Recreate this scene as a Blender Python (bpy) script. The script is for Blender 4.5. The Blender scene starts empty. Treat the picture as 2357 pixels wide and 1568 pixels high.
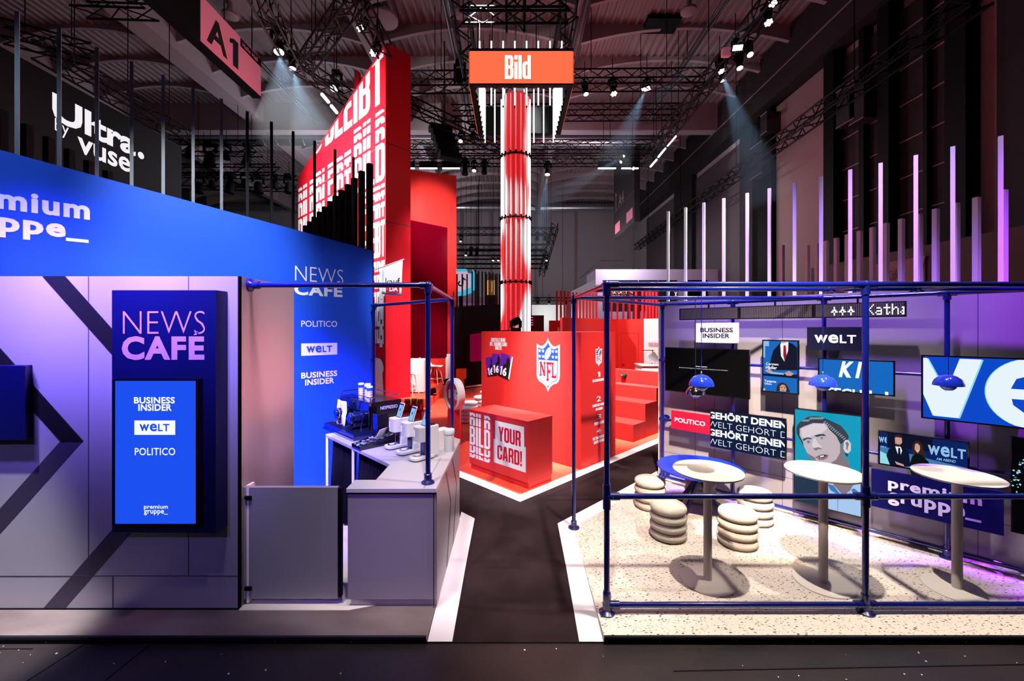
import bpy, bmesh, math, random
from mathutils import Vector as V, Matrix
random.seed(7)
sc = bpy.context.scene
C = sc.collection
F, CX, HY, H = 955.0, 1178.5, 757.0, 2.5      # lens (in 2357-px frame), principal column, eye line, eye height in metres

# ------------------------------------------------------------------ camera, world, exposure, stage lamps and added fill lights
cam = bpy.data.objects.new('camera', bpy.data.cameras.new('camera')); C.objects.link(cam)
cam.location = (0, 0, H); cam.rotation_euler = (math.pi/2, 0, 0)
cam.data.sensor_fit = 'HORIZONTAL'; cam.data.sensor_width = 36; cam.data.lens = 36*F/2357
cam.data.shift_y = -(784-HY)/2357; cam.data.clip_end = 200
sc.camera = cam
sc.view_settings.view_transform = 'Standard'; sc.view_settings.look = 'None'
sc.view_settings.exposure = 0.0; sc.view_settings.gamma = 1.0; sc.view_settings.use_curve_mapping = False
w = bpy.data.worlds.new('hall_air'); sc.world = w; w.use_nodes = True
w.node_tree.nodes['Background'].inputs[0].default_value = (.75, .6, .8, 1)
w.node_tree.nodes['Background'].inputs[1].default_value = 0.012
sc.cycles.max_bounces = 6; sc.cycles.diffuse_bounces = 3; sc.cycles.glossy_bounces = 3; sc.cycles.transparent_max_bounces = 8
sc.cycles.volume_bounces = 0; sc.cycles.sample_clamp_indirect = 4; sc.cycles.caustics_reflective = False; sc.cycles.caustics_refractive = False

def spot(name, loc, tgt, watt, col=(1,1,1), deg=40, blend=.4, rad=.12):
    l = bpy.data.lights.new(name, 'SPOT'); l.energy = watt; l.color = col; l.spot_size = math.radians(deg); l.spot_blend = blend; l.shadow_soft_size = rad
    o = bpy.data.objects.new(name, l); C.objects.link(o); o.location = loc
    o.rotation_euler = (V(tgt)-V(loc)).to_track_quat('-Z', 'Y').to_euler(); return o
def glow(name, loc, watt, col, rad=.4):
    l = bpy.data.lights.new(name, 'POINT'); l.energy = watt; l.color = col; l.shadow_soft_size = rad
    o = bpy.data.objects.new(name, l); C.objects.link(o); o.location = loc; return o
WHITE, WARM, VIO, BLU, RED = (1,.97,.95), (1,.86,.72), (.24,.16,1), (.25,.3,1), (1,.12,.14)
# news cafe side
for x_ in (-2.75, -3.6, -4.5): spot('cafe_wall_wash', (x_, 1.85, 6.0), (x_, 3.7, 3.5), 11000, VIO, 34, 1, .3)
spot('cafe_wall_fill', (-4.0, -3.0, 6.0), (-3.6, 3.7, 1.0), 750, (.33,.25,1), 50, 1)
spot('cafe_floor_spot', (-4.6, 1.4, 9.0), (-4.45, 3.2, 0), 10500, (.95,.92,1), 13, .7)
spot('cafe_floor_spot', (-1.9, 1.0, 9.0), (-1.7, 3.5, 0), 420, (1,.85,.8), 22, .8)
spot('blue_wall_spot', (-1.2, 0.8, 9.5), (-4.1, 5.7, 3.3), 7500, WHITE, 20, 1)
spot('blue_wall_spot', (-4.2, 0.6, 9.5), (-5.6, 4.4, 3.9), 1500, (.7,.85,1), 24, 1)
spot('blue_wall_spot', (0.8, 1.2, 9.0), (-2.9, 6.6, 1.2), 1350, (.8,.88,1), 26, .9)
spot('bar_spot', (-2.2, 1.6, 9.0), (-1.4, 5.0, 1.0), 1350, WHITE, 26, .5)
spot('bar_side_spot', (3.5, 3.0, 8.5), (-.6, 4.6, .7), 1700, (1,.72,.7), 20, .8)
spot('side_panel_fill', (3.2, 3.6, 6.5), (-2.42, 4.15, 1.9), 5200, (1,.50,.53), 14, .9, .5)  # added pink fill, stands in for the red wall mirrored in the panel
spot('counter_front_wash', (-1.0, -2.5, 5.5), (-1.0, 3.7, .7), 800, (.42,.12,1), 11, 1)
# aisle and terrazzo lounge
spot('aisle_spot', (0, 1.0, 9.5), (0, 4.6, 0), 1800, (1,.88,.9), 26, .9)
spot('lounge_spot', (1.6, 3.4, 9.0), (2.6, 4.6, 0), 3000, (1,.90,.80), 44, .5, .07)
spot('lounge_spot', (5.2, 3.2, 9.0), (2.6, 4.6, 0), 1500, (1,.89,.78), 40, .5, .07)
spot('display_wall_wash', (2.6, 4.9, 8.2), (3.3, 6.1, 2.8), 8500, (.36,.2,1), 24, 1)
spot('display_wall_wash', (3.6, 3.8, 8.2), (4.5, 5.0, 2.75), 7500, (.36,.14,1), 24, 1)
spot('display_wall_wash', (4.6, 2.9, 8.2), (5.6, 3.95, 2.6), 9000, (.38,.04,1), 24, 1)
spot('display_wall_fill', (1.0, 1.0, 7.0), (3.3, 6.0, .5), 13000, (1,.80,.62), 26, 1)
spot('flag_fill', (-.8, 3.0, 9.0), (-2.0, 6.9, 3.3), 3200, WHITE, 9, .8)  # added fill that only brightens the flag
# red island
spot('red_box_spot', (-1.4, 5.2, 10.5), (.62, 8.05, .75), 34000, WHITE, 13, 1)
spot('red_box_fill', (-2.5, 4.5, 9.0), (.1, 8.4, 1.2), 5200, WHITE, 24, 1)
spot('red_box_side_fill', (5.0, 4.0, 9.0), (1.6, 7.8, 1.2), 6500, WHITE, 18, 1)  # added fill so the lettering on the shaded face reads
spot('small_counter_fill', (-2.2, 2.2, 8.0), (-.25, 6.9, .55), 3000, WHITE, 12, 1)  # added front fill to lift the counter lettering
spot('red_counter_spot', (.9, 7.8, 9.5), (.2, 6.9, .9), 9000, WHITE, 16, .9)
spot('red_steps_spot', (1.2, 7.5, 11), (3.0, 11.0, .3), 32000, WHITE, 28, .7)
spot('red_stage_spot', (-.6, 10.0, 11.5), (-2.8, 15.5, .5), 22000, WHITE, 32, .7)
spot('red_stage_spot', (1.0, 12.0, 11.5), (-1.0, 13.0, .2), 12000, WHITE, 30, .7)
spot('tower_spot', (-10.5, 8.5, 7.4), (-5.8, 14.8, 7.4), 17000, WHITE, 70, .9)
spot('tower_end_spot', (1.5, 9.5, 7.5), (-3.5, 13.2, 1.8), 1500, WHITE, 44, 1)
spot('back_slab_spot', (-.4, 12.0, 10.5), (-3.0, 17.0, 6.6), 8000, WHITE, 36, .9)
spot('rear_wall_spot', (4.0, 13.0, 11.0), (5.0, 18.5, 1.8), 6000, WHITE, 36, .8)
# hall and ducts: added dim tinted fill points, no fixtures there
glow('hall_fill', (3.0, 19.0, 12.5), 190, (1,.42,.45), 1.5)
glow('hall_fill', (-9.0, 28.0, 9.5), 1500, (.9,.85,1), 1.5)
glow('hall_fill', (6.0, 30.0, 8.0), 500, (1,.8,.9), 1.5)
glow('hall_fill', (-11.0, 23.0, 11.5), 260, (.8,.85,1), 1.5)
glow('duct_fill', (3.0, 23.4, 12.6), 60, (.85,.75,1), .5)
glow('hall_fill', (8.5, 17.0, 8.0), 130, (1,.35,.5), 1.5)
glow('hall_fill', (-8.0, 8.0, 11.0), 110, (.9,.85,1), 1.5)

# ------------------------------------------------------------------ helpers
def ray(px, py): return V(((px-CX)/F, 1, (HY-py)/F))
def at(px, py, Y): return V((0,0,H)) + ray(px,py)*Y
def gz(px, py, z=0.0):
    r = ray(px, py); return V((0,0,H)) + r*((z-H)/r.z)
def lin(c):
    if isinstance(c, str): c = tuple(int(c[i:i+2],16)/255 for i in (1,3,5))
    return tuple(x/12.92 if x <= .04045 else ((x+.055)/1.055)**2.4 for x in c) + (1,)
M = {}
def mat(name, col, rough=.5, metal=0.0, emit=0.0, ecol=None, var=.06, scale=30, bump=0, spec=.5, coat=0):
    m = bpy.data.materials.new(name); m.use_nodes = True; nt = m.node_tree; b = nt.nodes['Principled BSDF']
    b.inputs['Base Color'].default_value = lin(col); b.inputs['Roughness'].default_value = rough; b.inputs['Metallic'].default_value = metal
    b.inputs['Specular IOR Level'].default_value = spec
    if coat: b.inputs['Coat Weight'].default_value = coat; b.inputs['Coat Roughness'].default_value = .08
    tc = nt.nodes.new('ShaderNodeTexCoord'); nz = nt.nodes.new('ShaderNodeTexNoise'); nz.inputs['Scale'].default_value = scale; nz.inputs['Detail'].default_value = 3
    nt.links.new(tc.outputs['Object'], nz.inputs['Vector'])
    mr = nt.nodes.new('ShaderNodeMapRange'); mr.inputs['To Min'].default_value = max(0,rough-var); mr.inputs['To Max'].default_value = min(1,rough+var)
    nt.links.new(nz.outputs['Fac'], mr.inputs['Value']); nt.links.new(mr.outputs[0], b.inputs['Roughness'])
    if bump:
        bp = nt.nodes.new('ShaderNodeBump'); bp.inputs['Strength'].default_value = bump; bp.inputs['Distance'].default_value = .01
        nt.links.new(nz.outputs['Fac'], bp.inputs['Height']); nt.links.new(bp.outputs[0], b.inputs['Normal'])
    if emit:
        b.inputs['Emission Color'].default_value = lin(ecol or col); b.inputs['Emission Strength'].default_value = emit
    M[name] = m; return m
def nodes(m): return m.node_tree.nodes, m.node_tree.links, m.node_tree.nodes['Principled BSDF']
def ramp(nt, stops, interp='LINEAR'):
    r = nt.nodes.new('ShaderNodeValToRGB'); r.color_ramp.interpolation = interp
    e = r.color_ramp.elements
    while len(e) < len(stops): e.new(.5)
    for x, (p, c) in zip(e, stops): x.position = p; x.color = lin(c)
    return r

class Fr:                                   # a flat face that stands upright: u along it, v up, d out of it
    def __init__(s, o, u, n): s.o, s.u, s.n = V(o), V(u).normalized(), V(n).normalized(); s.w = V((0,0,1))
    def p(s, u, v, d=0.0): return s.o + s.u*u + s.w*v + s.n*d
    def px(s, x, y, d=0.0):                 # where a line of sight meets the face
        r = ray(x, y); e = V((0,0,H)); q = s.o + s.n*d
        t = (q-e).dot(s.n)/r.dot(s.n); h = e + r*t - q; return h.dot(s.u), h.dot(s.w)
def fr45(o, right, n): return Fr(o, right, n)

class MB:
    def __init__(s): s.v, s.f = [], []
    def add(s, vs, fs): b = len(s.v); s.v += [V(x) for x in vs]; s.f += [[i+b for i in q] for q in fs]; return s
    def hexa(s, a): return s.add(a, [(3,2,1,0),(4,5,6,7),(0,1,5,4),(1,2,6,5),(2,3,7,6),(3,0,4,7)])
    def box(s, x0, x1, y0, y1, z0, z1): return s.hexa([(x0,y0,z0),(x1,y0,z0),(x1,y1,z0),(x0,y1,z0),(x0,y0,z1),(x1,y0,z1),(x1,y1,z1),(x0,y1,z1)])
    def fbox(s, fr, u0, u1, v0, v1, d0, d1):
        P = fr.p; return s.hexa([P(u0,v0,d1),P(u1,v0,d1),P(u1,v0,d0),P(u0,v0,d0),P(u0,v1,d1),P(u1,v1,d1),P(u1,v1,d0),P(u0,v1,d0)])
    def fpoly(s, fr, pts, d=.003): return s.add([fr.p(u,v,d) for u,v in pts], [list(range(len(pts)))])
    def fprism(s, fr, pts, d0, d1):
        n = len(pts); vs = [fr.p(u,v,d0) for u,v in pts] + [fr.p(u,v,d1) for u,v in pts]
        return s.add(vs, [list(range(n))[::-1], list(range(n,2*n))] + [(i,(i+1)%n,n+(i+1)%n,n+i) for i in range(n)])
    def prism(s, pts, z0, z1):
        n = len(pts); vs = [(p[0],p[1],z0) for p in pts] + [(p[0],p[1],z1) for p in pts]
        return s.add(vs, [list(range(n))[::-1], list(range(n,2*n))] + [(i,(i+1)%n,n+(i+1)%n,n+i) for i in range(n)])
    def bar(s, a, b, w, h=None, up=(0,0,1)):
        a, b = V(a), V(b); h = h or w; d = (b-a).normalized(); up = V(up)
        if abs(d.dot(up)) > .99: up = V((1,0,0))
        x = d.cross(up).normalized()*w/2; y = x.cross(d).normalized()*h/2
        return s.hexa([a-x-y,a+x-y,b+x-y,b-x-y,a-x+y,a+x+y,b+x+y,b-x+y])
    def tube(s, a, b, r, n=12, r2=None, cap=True):
        a, b = V(a), V(b); d = (b-a).normalized(); r2 = r if r2 is None else r2
        x = d.orthogonal().normalized(); y = d.cross(x)
        vs = [a+(x*math.cos(t)+y*math.sin(t))*r for t in [2*math.pi*i/n for i in range(n)]] + [b+(x*math.cos(t)+y*math.sin(t))*r2 for t in [2*math.pi*i/n for i in range(n)]]
        fs = [(i,(i+1)%n,n+(i+1)%n,n+i) for i in range(n)]
        if cap: fs += [list(range(n))[::-1], list(range(n,2*n))]
        return s.add(vs, fs)
    def path(s, pts, r, n=10):
        for a, b in zip(pts, pts[1:]): s.tube(a, b, r, n)
        for p in pts[1:-1]: s.ball(p, r*1.02, 8, 6)
        return s
    def ball(s, c, r, n=12, m=8, sz=1.0): return s.lathe([(r*math.sin(math.pi*i/m), -r*sz*math.cos(math.pi*i/m)) for i in range(m+1)], c, n)
    def lathe(s, prof, c, n=24, ax=None):   # profile (radius, height) about an axis through c
        c = V(c); z = V(ax).normalized() if ax is not None else V((0,0,1)); x = z.orthogonal().normalized(); y = z.cross(x)
        b = len(s.v); k = len(prof)
        for r, h in prof:
            for i in range(n):
                t = 2*math.pi*i/n; s.v.append(c + z*h + (x*math.cos(t)+y*math.sin(t))*max(r,1e-4))
        for j in range(k-1):
            for i in range(n):
                s.f.append([b+j*n+i, b+j*n+(i+1)%n, b+(j+1)*n+(i+1)%n, b+(j+1)*n+i])
        if prof[0][0] > 1e-3: s.f.append([b+i for i in range(n)][::-1])
        if prof[-1][0] > 1e-3: s.f.append([b+(k-1)*n+i for i in range(n)])
        return s
    def flat(s, fr, m2, u0, v0, su, sv, d=.004, shear=0):
        return s.add([fr.p(u0+(x+shear*y)*su, v0+y*sv, d) for x,y in m2[0]], m2[1])
    def build(s, name, m, parent=None, smooth=None, bevel=0, seg=2, base=None):
        me = bpy.data.meshes.new(name)
        if parent is None:
            if base is None:
                xs = [p.x for p in s.v]; ys = [p.y for p in s.v]; zs = [p.z for p in s.v]
                base = V(((min(xs)+max(xs))/2, (min(ys)+max(ys))/2, min(zs)))
            base = V(base); me.from_pydata([p-base for p in s.v], [], s.f)
        else: me.from_pydata(s.v, [], s.f)
        me.validate(); me.update()
        me.materials.append(M[m] if isinstance(m, str) else m)
        o = bpy.data.objects.new(name, me); C.objects.link(o)
        if parent is None: o.location = base
        else:
            o.parent = parent; p = parent; t = V((0,0,0))
            while p is not None: t += p.location if p.parent is None else V((0,0,0)); p = p.parent
            o.matrix_parent_inverse = Matrix.Translation(-t) if parent.parent is None else Matrix.Identity(4)
            if parent.parent is not None:       # sub-part: its part already sits in world space under the thing
                o.matrix_parent_inverse = Matrix.Identity(4)
        if smooth:
            for q in me.polygons: q.use_smooth = True
            me.set_sharp_from_angle(angle=math.radians(smooth))
        if bevel:
            b = o.modifiers.new('edge', 'BEVEL'); b.width = bevel; b.segments = seg; b.limit_method = 'ANGLE'; b.harden_normals = False
        return o
def tag(o, label, cat, group=None, kind=None):
    o['label'] = label; o['category'] = cat
    if group: o['group'] = group
    if kind: o['kind'] = kind
    return o
def struct(o): o['kind'] = 'structure'; return o
def thing(name, label, cat, loc, group=None):
    o = bpy.data.objects.new(name, None); C.objects.link(o); o.location = loc; o.empty_display_size = .1
    return tag(o, label, cat, group)
def kids(o): return [c for c in C.objects if c.parent == o]
def dup(root, loc, rz=0.0, label=None, cat=None, group=None, scale=None):
    def cp(o, par):
        c = o.copy(); C.objects.link(c); iv = o.matrix_parent_inverse.copy(); c.parent = par; c.matrix_parent_inverse = iv
        for k in tree[o]: cp(k, c)
        return c
    tree = {}
    def scan(o):
        tree[o] = kids(o)
        for k in tree[o]: scan(k)
    scan(root); r = cp(root, None); r.location = loc; r.rotation_euler = (0,0,rz)
    if scale: r.scale = (scale,)*3
    if label: r['label'] = label
    if cat: r['category'] = cat
    if group: r['group'] = group
    return r
ORD = ['first','second','third','fourth','fifth','sixth','seventh','eighth','ninth','tenth','eleventh','twelfth','thirteenth','fourteenth','fifteenth','sixteenth','seventeenth','eighteenth','nineteenth','twentieth','twenty-first','twenty-second','twenty-third','twenty-fourth','twenty-fifth','twenty-sixth','twenty-seventh','twenty-eighth']

# ------------------------------------------------------------------ lettering (filled outlines)
def fill(splines):
    c = bpy.data.curves.new('outline', 'CURVE'); c.dimensions = '2D'; c.fill_mode = 'FRONT'
    for pts in splines:
        s = c.splines.new('POLY'); s.points.add(len(pts)-1); s.use_cyclic_u = True
        for q, (x, y) in zip(s.points, pts): q.co = (x, y, 0, 1)
    return _mesh2(c)
def _mesh2(c):
    o = bpy.data.objects.new('outline', c); me = o.to_mesh()
    r = ([(v.co.x, v.co.y) for v in me.vertices], [list(p.vertices) for p in me.polygons])
    o.to_mesh_clear(); bpy.data.objects.remove(o); bpy.data.curves.remove(c); return r
_tc = {}
def text(body, bold=0.0, space=1.0):        # the built-in face, scaled so that it fills 0..1 across and keeps its aspect in [2]
    k = (body, bold, space)
    if k not in _tc:
        c = bpy.data.curves.new('outline', 'FONT'); c.body = body; c.offset = bold; c.space_character = space; c.fill_mode = 'FRONT'; c.resolution_u = 3
        vs, fs = _mesh2(c); _tc[k] = norm(vs, fs)
    return _tc[k]
def norm(vs, fs):
    xs = [x for x,_ in vs]; ys = [y for _,y in vs]; x0, y0 = min(xs), min(ys); W, Hh = max(xs)-x0, max(ys)-y0
    return [((x-x0)/W, (y-y0)/Hh) for x,y in vs], fs, W/Hh
def clip(m2, y0, y1):                       # keep the slice y0..y1 and stretch it to 0..1
    bm = bmesh.new(); vs = [bm.verts.new((x,y,0)) for x,y in m2[0]]
    for q in m2[1]:
        try: bm.faces.new([vs[i] for i in q])
        except ValueError: pass
    for co, no in (((0,y0,0),(0,-1,0)), ((0,y1,0),(0,1,0))):
        g = bm.verts[:]+bm.edges[:]+bm.faces[:]
        bmesh.ops.bisect_plane(bm, geom=g, plane_co=co, plane_no=no, clear_outer=True)
    bm.verts.ensure_lookup_table(); bm.verts.index_update()
    r = ([(v.co.x, (v.co.y-y0)/(y1-y0)) for v in bm.verts], [[v.index for v in q.verts] for q in bm.faces]); bm.free(); return r
def cut(m2, x0, x1):                        # crop a word at a screen's edge
    sw = ([(y,x) for x,y in m2[0]], m2[1]); r = clip(sw, x0, x1)
    return [(b, a) for a, b in r[0]], r[1]
def arc(cx, cy, rx, ry, a0, a1, n=6): return [(cx+rx*math.cos(math.radians(a0+(a1-a0)*i/n)), cy+ry*math.sin(math.radians(a0+(a1-a0)*i/n))) for i in range(n+1)]
def rc(x0,y0,x1,y1): return [(x0,y0),(x1,y0),(x1,y1),(x0,y1)]
def rrect(x0,y0,x1,y1,r,ry=None):
    ry = ry or r; return arc(x1-r,y0+ry,r,ry,-90,0)+arc(x1-r,y1-ry,r,ry,0,90)+arc(x0+r,y1-ry,r,ry,90,180)+arc(x0+r,y0+ry,r,ry,180,270)
R = .15
GL = {
 'B': (.46, [[(0,0)]+arc(.30,.15,.16,.15,-90,0)+[(.46,.42),(.41,.5),(.45,.58)]+arc(.29,.85,.16,.15,0,90)+[(0,1)], rc(.17,.14,.29,.44), rc(.17,.57,.28,.86)]),
 'D': (.46, [[(0,0)]+arc(.28,.16,.18,.16,-90,0)+arc(.28,.84,.18,.16,0,90)+[(0,1)], rrect(.17,.14,.29,.86,.05)]),
 'I': (.17, [rc(0,0,.17,1)]), 'L': (.38, [[(0,0),(.38,0),(.38,.14),(.17,.14),(.17,1),(0,1)]]),
 'E': (.39, [[(0,0),(.39,0),(.39,.14),(.17,.14),(.17,.44),(.35,.44),(.35,.57),(.17,.57),(.17,.86),(.39,.86),(.39,1),(0,1)]]),
 'F': (.38, [[(0,0),(.17,0),(.17,.43),(.34,.43),(.34,.57),(.17,.57),(.17,.86),(.38,.86),(.38,1),(0,1)]]),
 'T': (.44, [[(.135,0),(.305,0),(.305,.86),(.44,.86),(.44,1),(0,1),(0,.86),(.135,.86)]]),
 'R': (.46, [[(0,0),(.17,0),(.17,.41),(.23,.41),(.28,.36),(.29,0),(.46,0),(.455,.36),(.41,.48),(.46,.58)]+arc(.30,.85,.16,.15,0,90)+[(0,1)], rc(.17,.55,.28,.86)]),
 'C': (.46, [[(.46,.63)]+arc(.28,.84,.18,.16,0,90)+arc(.18,.84,.18,.16,90,180)+arc(.18,.16,.18,.16,180,270)+arc(.28,.16,.18,.16,-90,0)+[(.46,.37),(.29,.37),(.29,.14),(.17,.14),(.17,.86),(.29,.86),(.29,.63)]]),
 'O': (.46, [rrect(0,0,.46,1,.18,.16), rrect(.17,.14,.29,.86,.05)]),
 'U': (.46, [[(0,1)]+arc(.18,.16,.18,.16,180,270)+arc(.28,.16,.18,.16,-90,0)+[(.46,1),(.29,1),(.29,.14),(.17,.14),(.17,1)]]),
 'A': (.48, [[(0,0),(.165,0),(.19,.2),(.29,.2),(.315,0),(.48,0),(.36,1),(.12,1)], [(.205,.34),(.275,.34),(.24,.76)]]),
 'Y': (.48, [[(.155,0),(.325,0),(.325,.4),(.48,1),(.31,1),(.24,.66),(.17,1),(0,1),(.155,.4)]]),
 'N': (.46, [[(0,0),(.16,0),(.16,.6),(.3,0),(.46,0),(.46,1),(.3,1),(.3,.42),(.16,1),(0,1)]]),
 'G': (.46, [[(.46,.63)]+arc(.28,.84,.18,.16,0,90)+arc(.18,.84,.18,.16,90,180)+arc(.18,.16,.18,.16,180,270)+[(.30,0),(.33,.06),(.35,0),(.46,0),(.46,.52),(.25,.52),(.25,.39),(.29,.39),(.29,.14),(.17,.14),(.17,.86),(.29,.86),(.29,.63)]]),
 'S': (.45, [[(0,.32)]+arc(.18,.16,.18,.16,180,270)+arc(.27,.16,.18,.16,-90,0)+[(.45,.38),(.17,.68),(.17,.86),(.28,.86),(.28,.68),(.45,.68)]+arc(.27,.84,.18,.16,0,90)+arc(.18,.84,.18,.16,90,180)+[(0,.62),(.28,.33),(.28,.14),(.17,.14),(.17,.32)]]),
 '!': (.17, [[(.03,.26),(.14,.26),(.17,1),(0,1)], rc(.01,0,.16,.17)]),
 '1': (.27, [[(.1,0),(.27,0),(.27,1),(.13,1),(0,.87),(0,.72),(.1,.79)]]),
 'i': (.17, [rc(0,0,.17,.72), rc(0,.82,.17,1)]), 'l': (.17, [rc(0,0,.17,1)]),
 'd': (.44, [[(.44,0),(.44,1),(.27,1),(.27,.70),(.22,.74)]+arc(.16,.58,.16,.16,90,180)+arc(.16,.16,.16,.16,180,270)+[(.22,0),(.27,.05),(.27,0)], rc(.17,.13,.27,.61)]),
}
_bc = {}
def block(body, gap=.06):
    if (body,gap) not in _bc:
        sp, x = [], 0.0
        for ch in body:
            if ch == ' ': x += .22; continue
            wd, ss = GL[ch]; sp += [[(px+x, py) for px, py in q] for q in ss]; x += wd+gap
        vs, fs = fill(sp); _bc[(body,gap)] = norm(vs, fs)
    return _bc[(body,gap)]
def lean(m2, k=.3): return norm([(x+k*y/m2[2], y) for x,y in m2[0]], m2[1])
def welt():                                # wide round w and e beside plain L and T
    vs, fs, x = [], [], 0.0
    for ch, wd, hh, dy in (('w',.98,.9,.0),('e',.72,.98,-.02),('L',.46,.92,0),('T',.62,.92,0)):
        m2 = text(ch,.025); b = len(vs); vs += [(x+a*wd, dy+c*hh) for a,c in m2[0]]; fs += [[i+b for i in q] for q in m2[1]]; x += wd+(.04 if ch!='e' else .10)
    return norm(vs, fs)
def words_on(mb, fr, m2, u0, u1, v0, v1, d=.004): return mb.flat(fr, m2, u0, v0, u1-u0, v1-v0, d)
def px_rect(fr, x0, y0, x1, y1, d=0):      # a rectangle on a face from two sighted corners (upper left, lower right)
    a, b = fr.px(x0,y0,d), fr.px(x1,y1,d); return a[0], b[0], b[1], a[1]

# ------------------------------------------------------------------ materials
def nz_mix(m, c1, c2, scale, lo=.4, hi=.6, detail=6, stretch=None):
    n, l, b = nodes(m); tc = n.new('ShaderNodeTexCoord'); t = n.new('ShaderNodeTexNoise'); t.inputs['Scale'].default_value = scale; t.inputs['Detail'].default_value = detail
    src = tc.outputs['Object']
    if stretch:
        mp = n.new('ShaderNodeMapping'); mp.inputs['Scale'].default_value = stretch; l.new(src, mp.inputs[0]); src = mp.outputs[0]
    l.new(src, t.inputs['Vector']); r = ramp(m.node_tree, [(lo,c1),(hi,c2)]); l.new(t.outputs['Fac'], r.inputs[0]); l.new(r.outputs[0], b.inputs['Base Color'])
    return r
mat('hall_concrete', '#3a302f', .5, var=.15); nz_mix(M['hall_concrete'], '#140f0f', '#2b2221', 1.3, .35, .7)
mat('platform_concrete', '#8a7f7c', .5, var=.12); nz_mix(M['platform_concrete'], '#5f514e', '#8c807b', 1.1, .3, .7, 8, (1,2.2,1))
mat('aisle_carpet', '#48393c', .95, bump=.3, scale=300, spec=.1); nz_mix(M['aisle_carpet'], '#22181a', '#2d2124', 2.0)
mat('strip_white', '#f1eef2', .6); mat('red_carpet', '#e24a34', .75, scale=200, bump=.1, spec=.25)
mat('cream_floor', '#e6ddd2', .5); mat('black', '#060607', .6, spec=.12); mat('gloss_black', '#07070a', .16); mat('dark_metal', '#2b2d33', .38, .7); mat('post_steel_lit', '#8d97a3', .35, .8)
mat('truss_black', '#060607', .6, .2, spec=.15); mat('black_paint', '#0b0a0d', .7, spec=.15); mat('grey_stripe', '#3c3548', .45, .3)
mat('satin_alu', '#aaa6ae', .38, .4, scale=4, var=.05); mat('alu_seam', '#3a3742', .6)
mat('blue_wall', '#1650d6', .45, spec=.3); mat('navy_box', '#05093c', .4, spec=.3); mat('pipe_blue', '#081468', .22, .0, coat=.6)
mat('pipe_joint', '#08135e', .28, coat=.4)
mat('white_paint', '#f2f1f2', .5); mat('white_gloss', '#f4f4f6', .25); mat('boucle', '#e2d6c6', .95, bump=.9, scale=160, spec=.1); mat('cream_lacquer', '#ece2d6', .42)
mat('red_wall', '#cc1428', .5, spec=.25); mat('red_board', '#d82c28', .48, spec=.25); mat('red_gloss', '#5a0010', .12); mat('dark_red', '#a4000f', .6)
mat('print_white', '#f6f6fa', .55); mat('print_red', '#cc0a26', .55, spec=.2); mat('print_lilac', '#b78df0', .5); mat('print_black', '#0d0d10', .5); mat('print_navy', '#060c22', .55, spec=.12); mat('print_blue', '#0c3496', .5)
mat('drape', '#111113', .95, spec=.1, bump=.2); mat('chrome', '#d8d8dc', .06, 1.0); mat('steel_brushed', '#c9ccd2', .25, 1.0); mat('lamp_blue', '#1a35c0', .12, coat=1)
mat('maroon', '#3a0d18', .6); mat('pale_panel', '#8a7472', .7); mat('pale_grey', '#9a9498', .7, scale=3); mat('hall_dark', '#171216', .75); mat('hall_panel', '#463c42', .7)
mat('hall_ceiling', '#7d6f70', .8); mat('rib', '#93868a', .8); mat('silver', '#c8ccd4', .3, .9); mat('lilac_wall', '#cfc3dd', .6); mat('pink_panel', '#d88aa6', .6)
mat('sign_pink', '#c9748a', .5, emit=.25); mat('paper', '#e9dfcf', .7)
def em(name, col, k=1.0, rough=.3): return mat(name, '#050505', rough, emit=k, ecol=col, spec=0)
em('lamp_white', '#ffffff', 6); em('lamp_warm', '#fff0c8', 3); em('lamp_bar', '#eaf2ff', 3); em('lamp_dot', '#d8f0ff', 4)
em('screen_blue', '#1c50f0', 1); em('screen_white', '#f2f6ff', 1.1); em('screen_teal', '#0fa0c4', .95); em('screen_navy', '#081a3c', 1); em('screen_black', '#050509', .4, .12)
em('sign_letter', '#f4f0f6', 1.0); em('sign_orange', '#ff6a45', 1.15); em('sign_glow', '#ffffff', 1.6); em('pix', '#eef4ff', 2.2)
def empic(name, col, k=1.0): return em('pic_'+name, col, k)
for n_, c_ in {'skin':'#c3b4bb','skin_d':'#84747c','skin_l':'#d9d0d8','hair':'#39424e','hair_l':'#8b97a4','lip':'#8d6d7c','eye':'#5a78c8','white':'#e8f4fb','navy':'#0a1128','blue':'#1468c0','blue_l':'#8cc0e8','shirt':'#a8c8ee','shirt_d':'#3d78b8','jacket':'#22364c','red':'#a01028','ve':'#0a48c8','skin_w':'#c89a8a','hair_b':'#33221c','green':'#06140f','studio':'#0a2060','studio_l':'#3f7ab0','cyan':'#8fdce8','grey':'#b4b0bc','tick':'#30302e'}.items(): empic(n_, c_)
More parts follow.
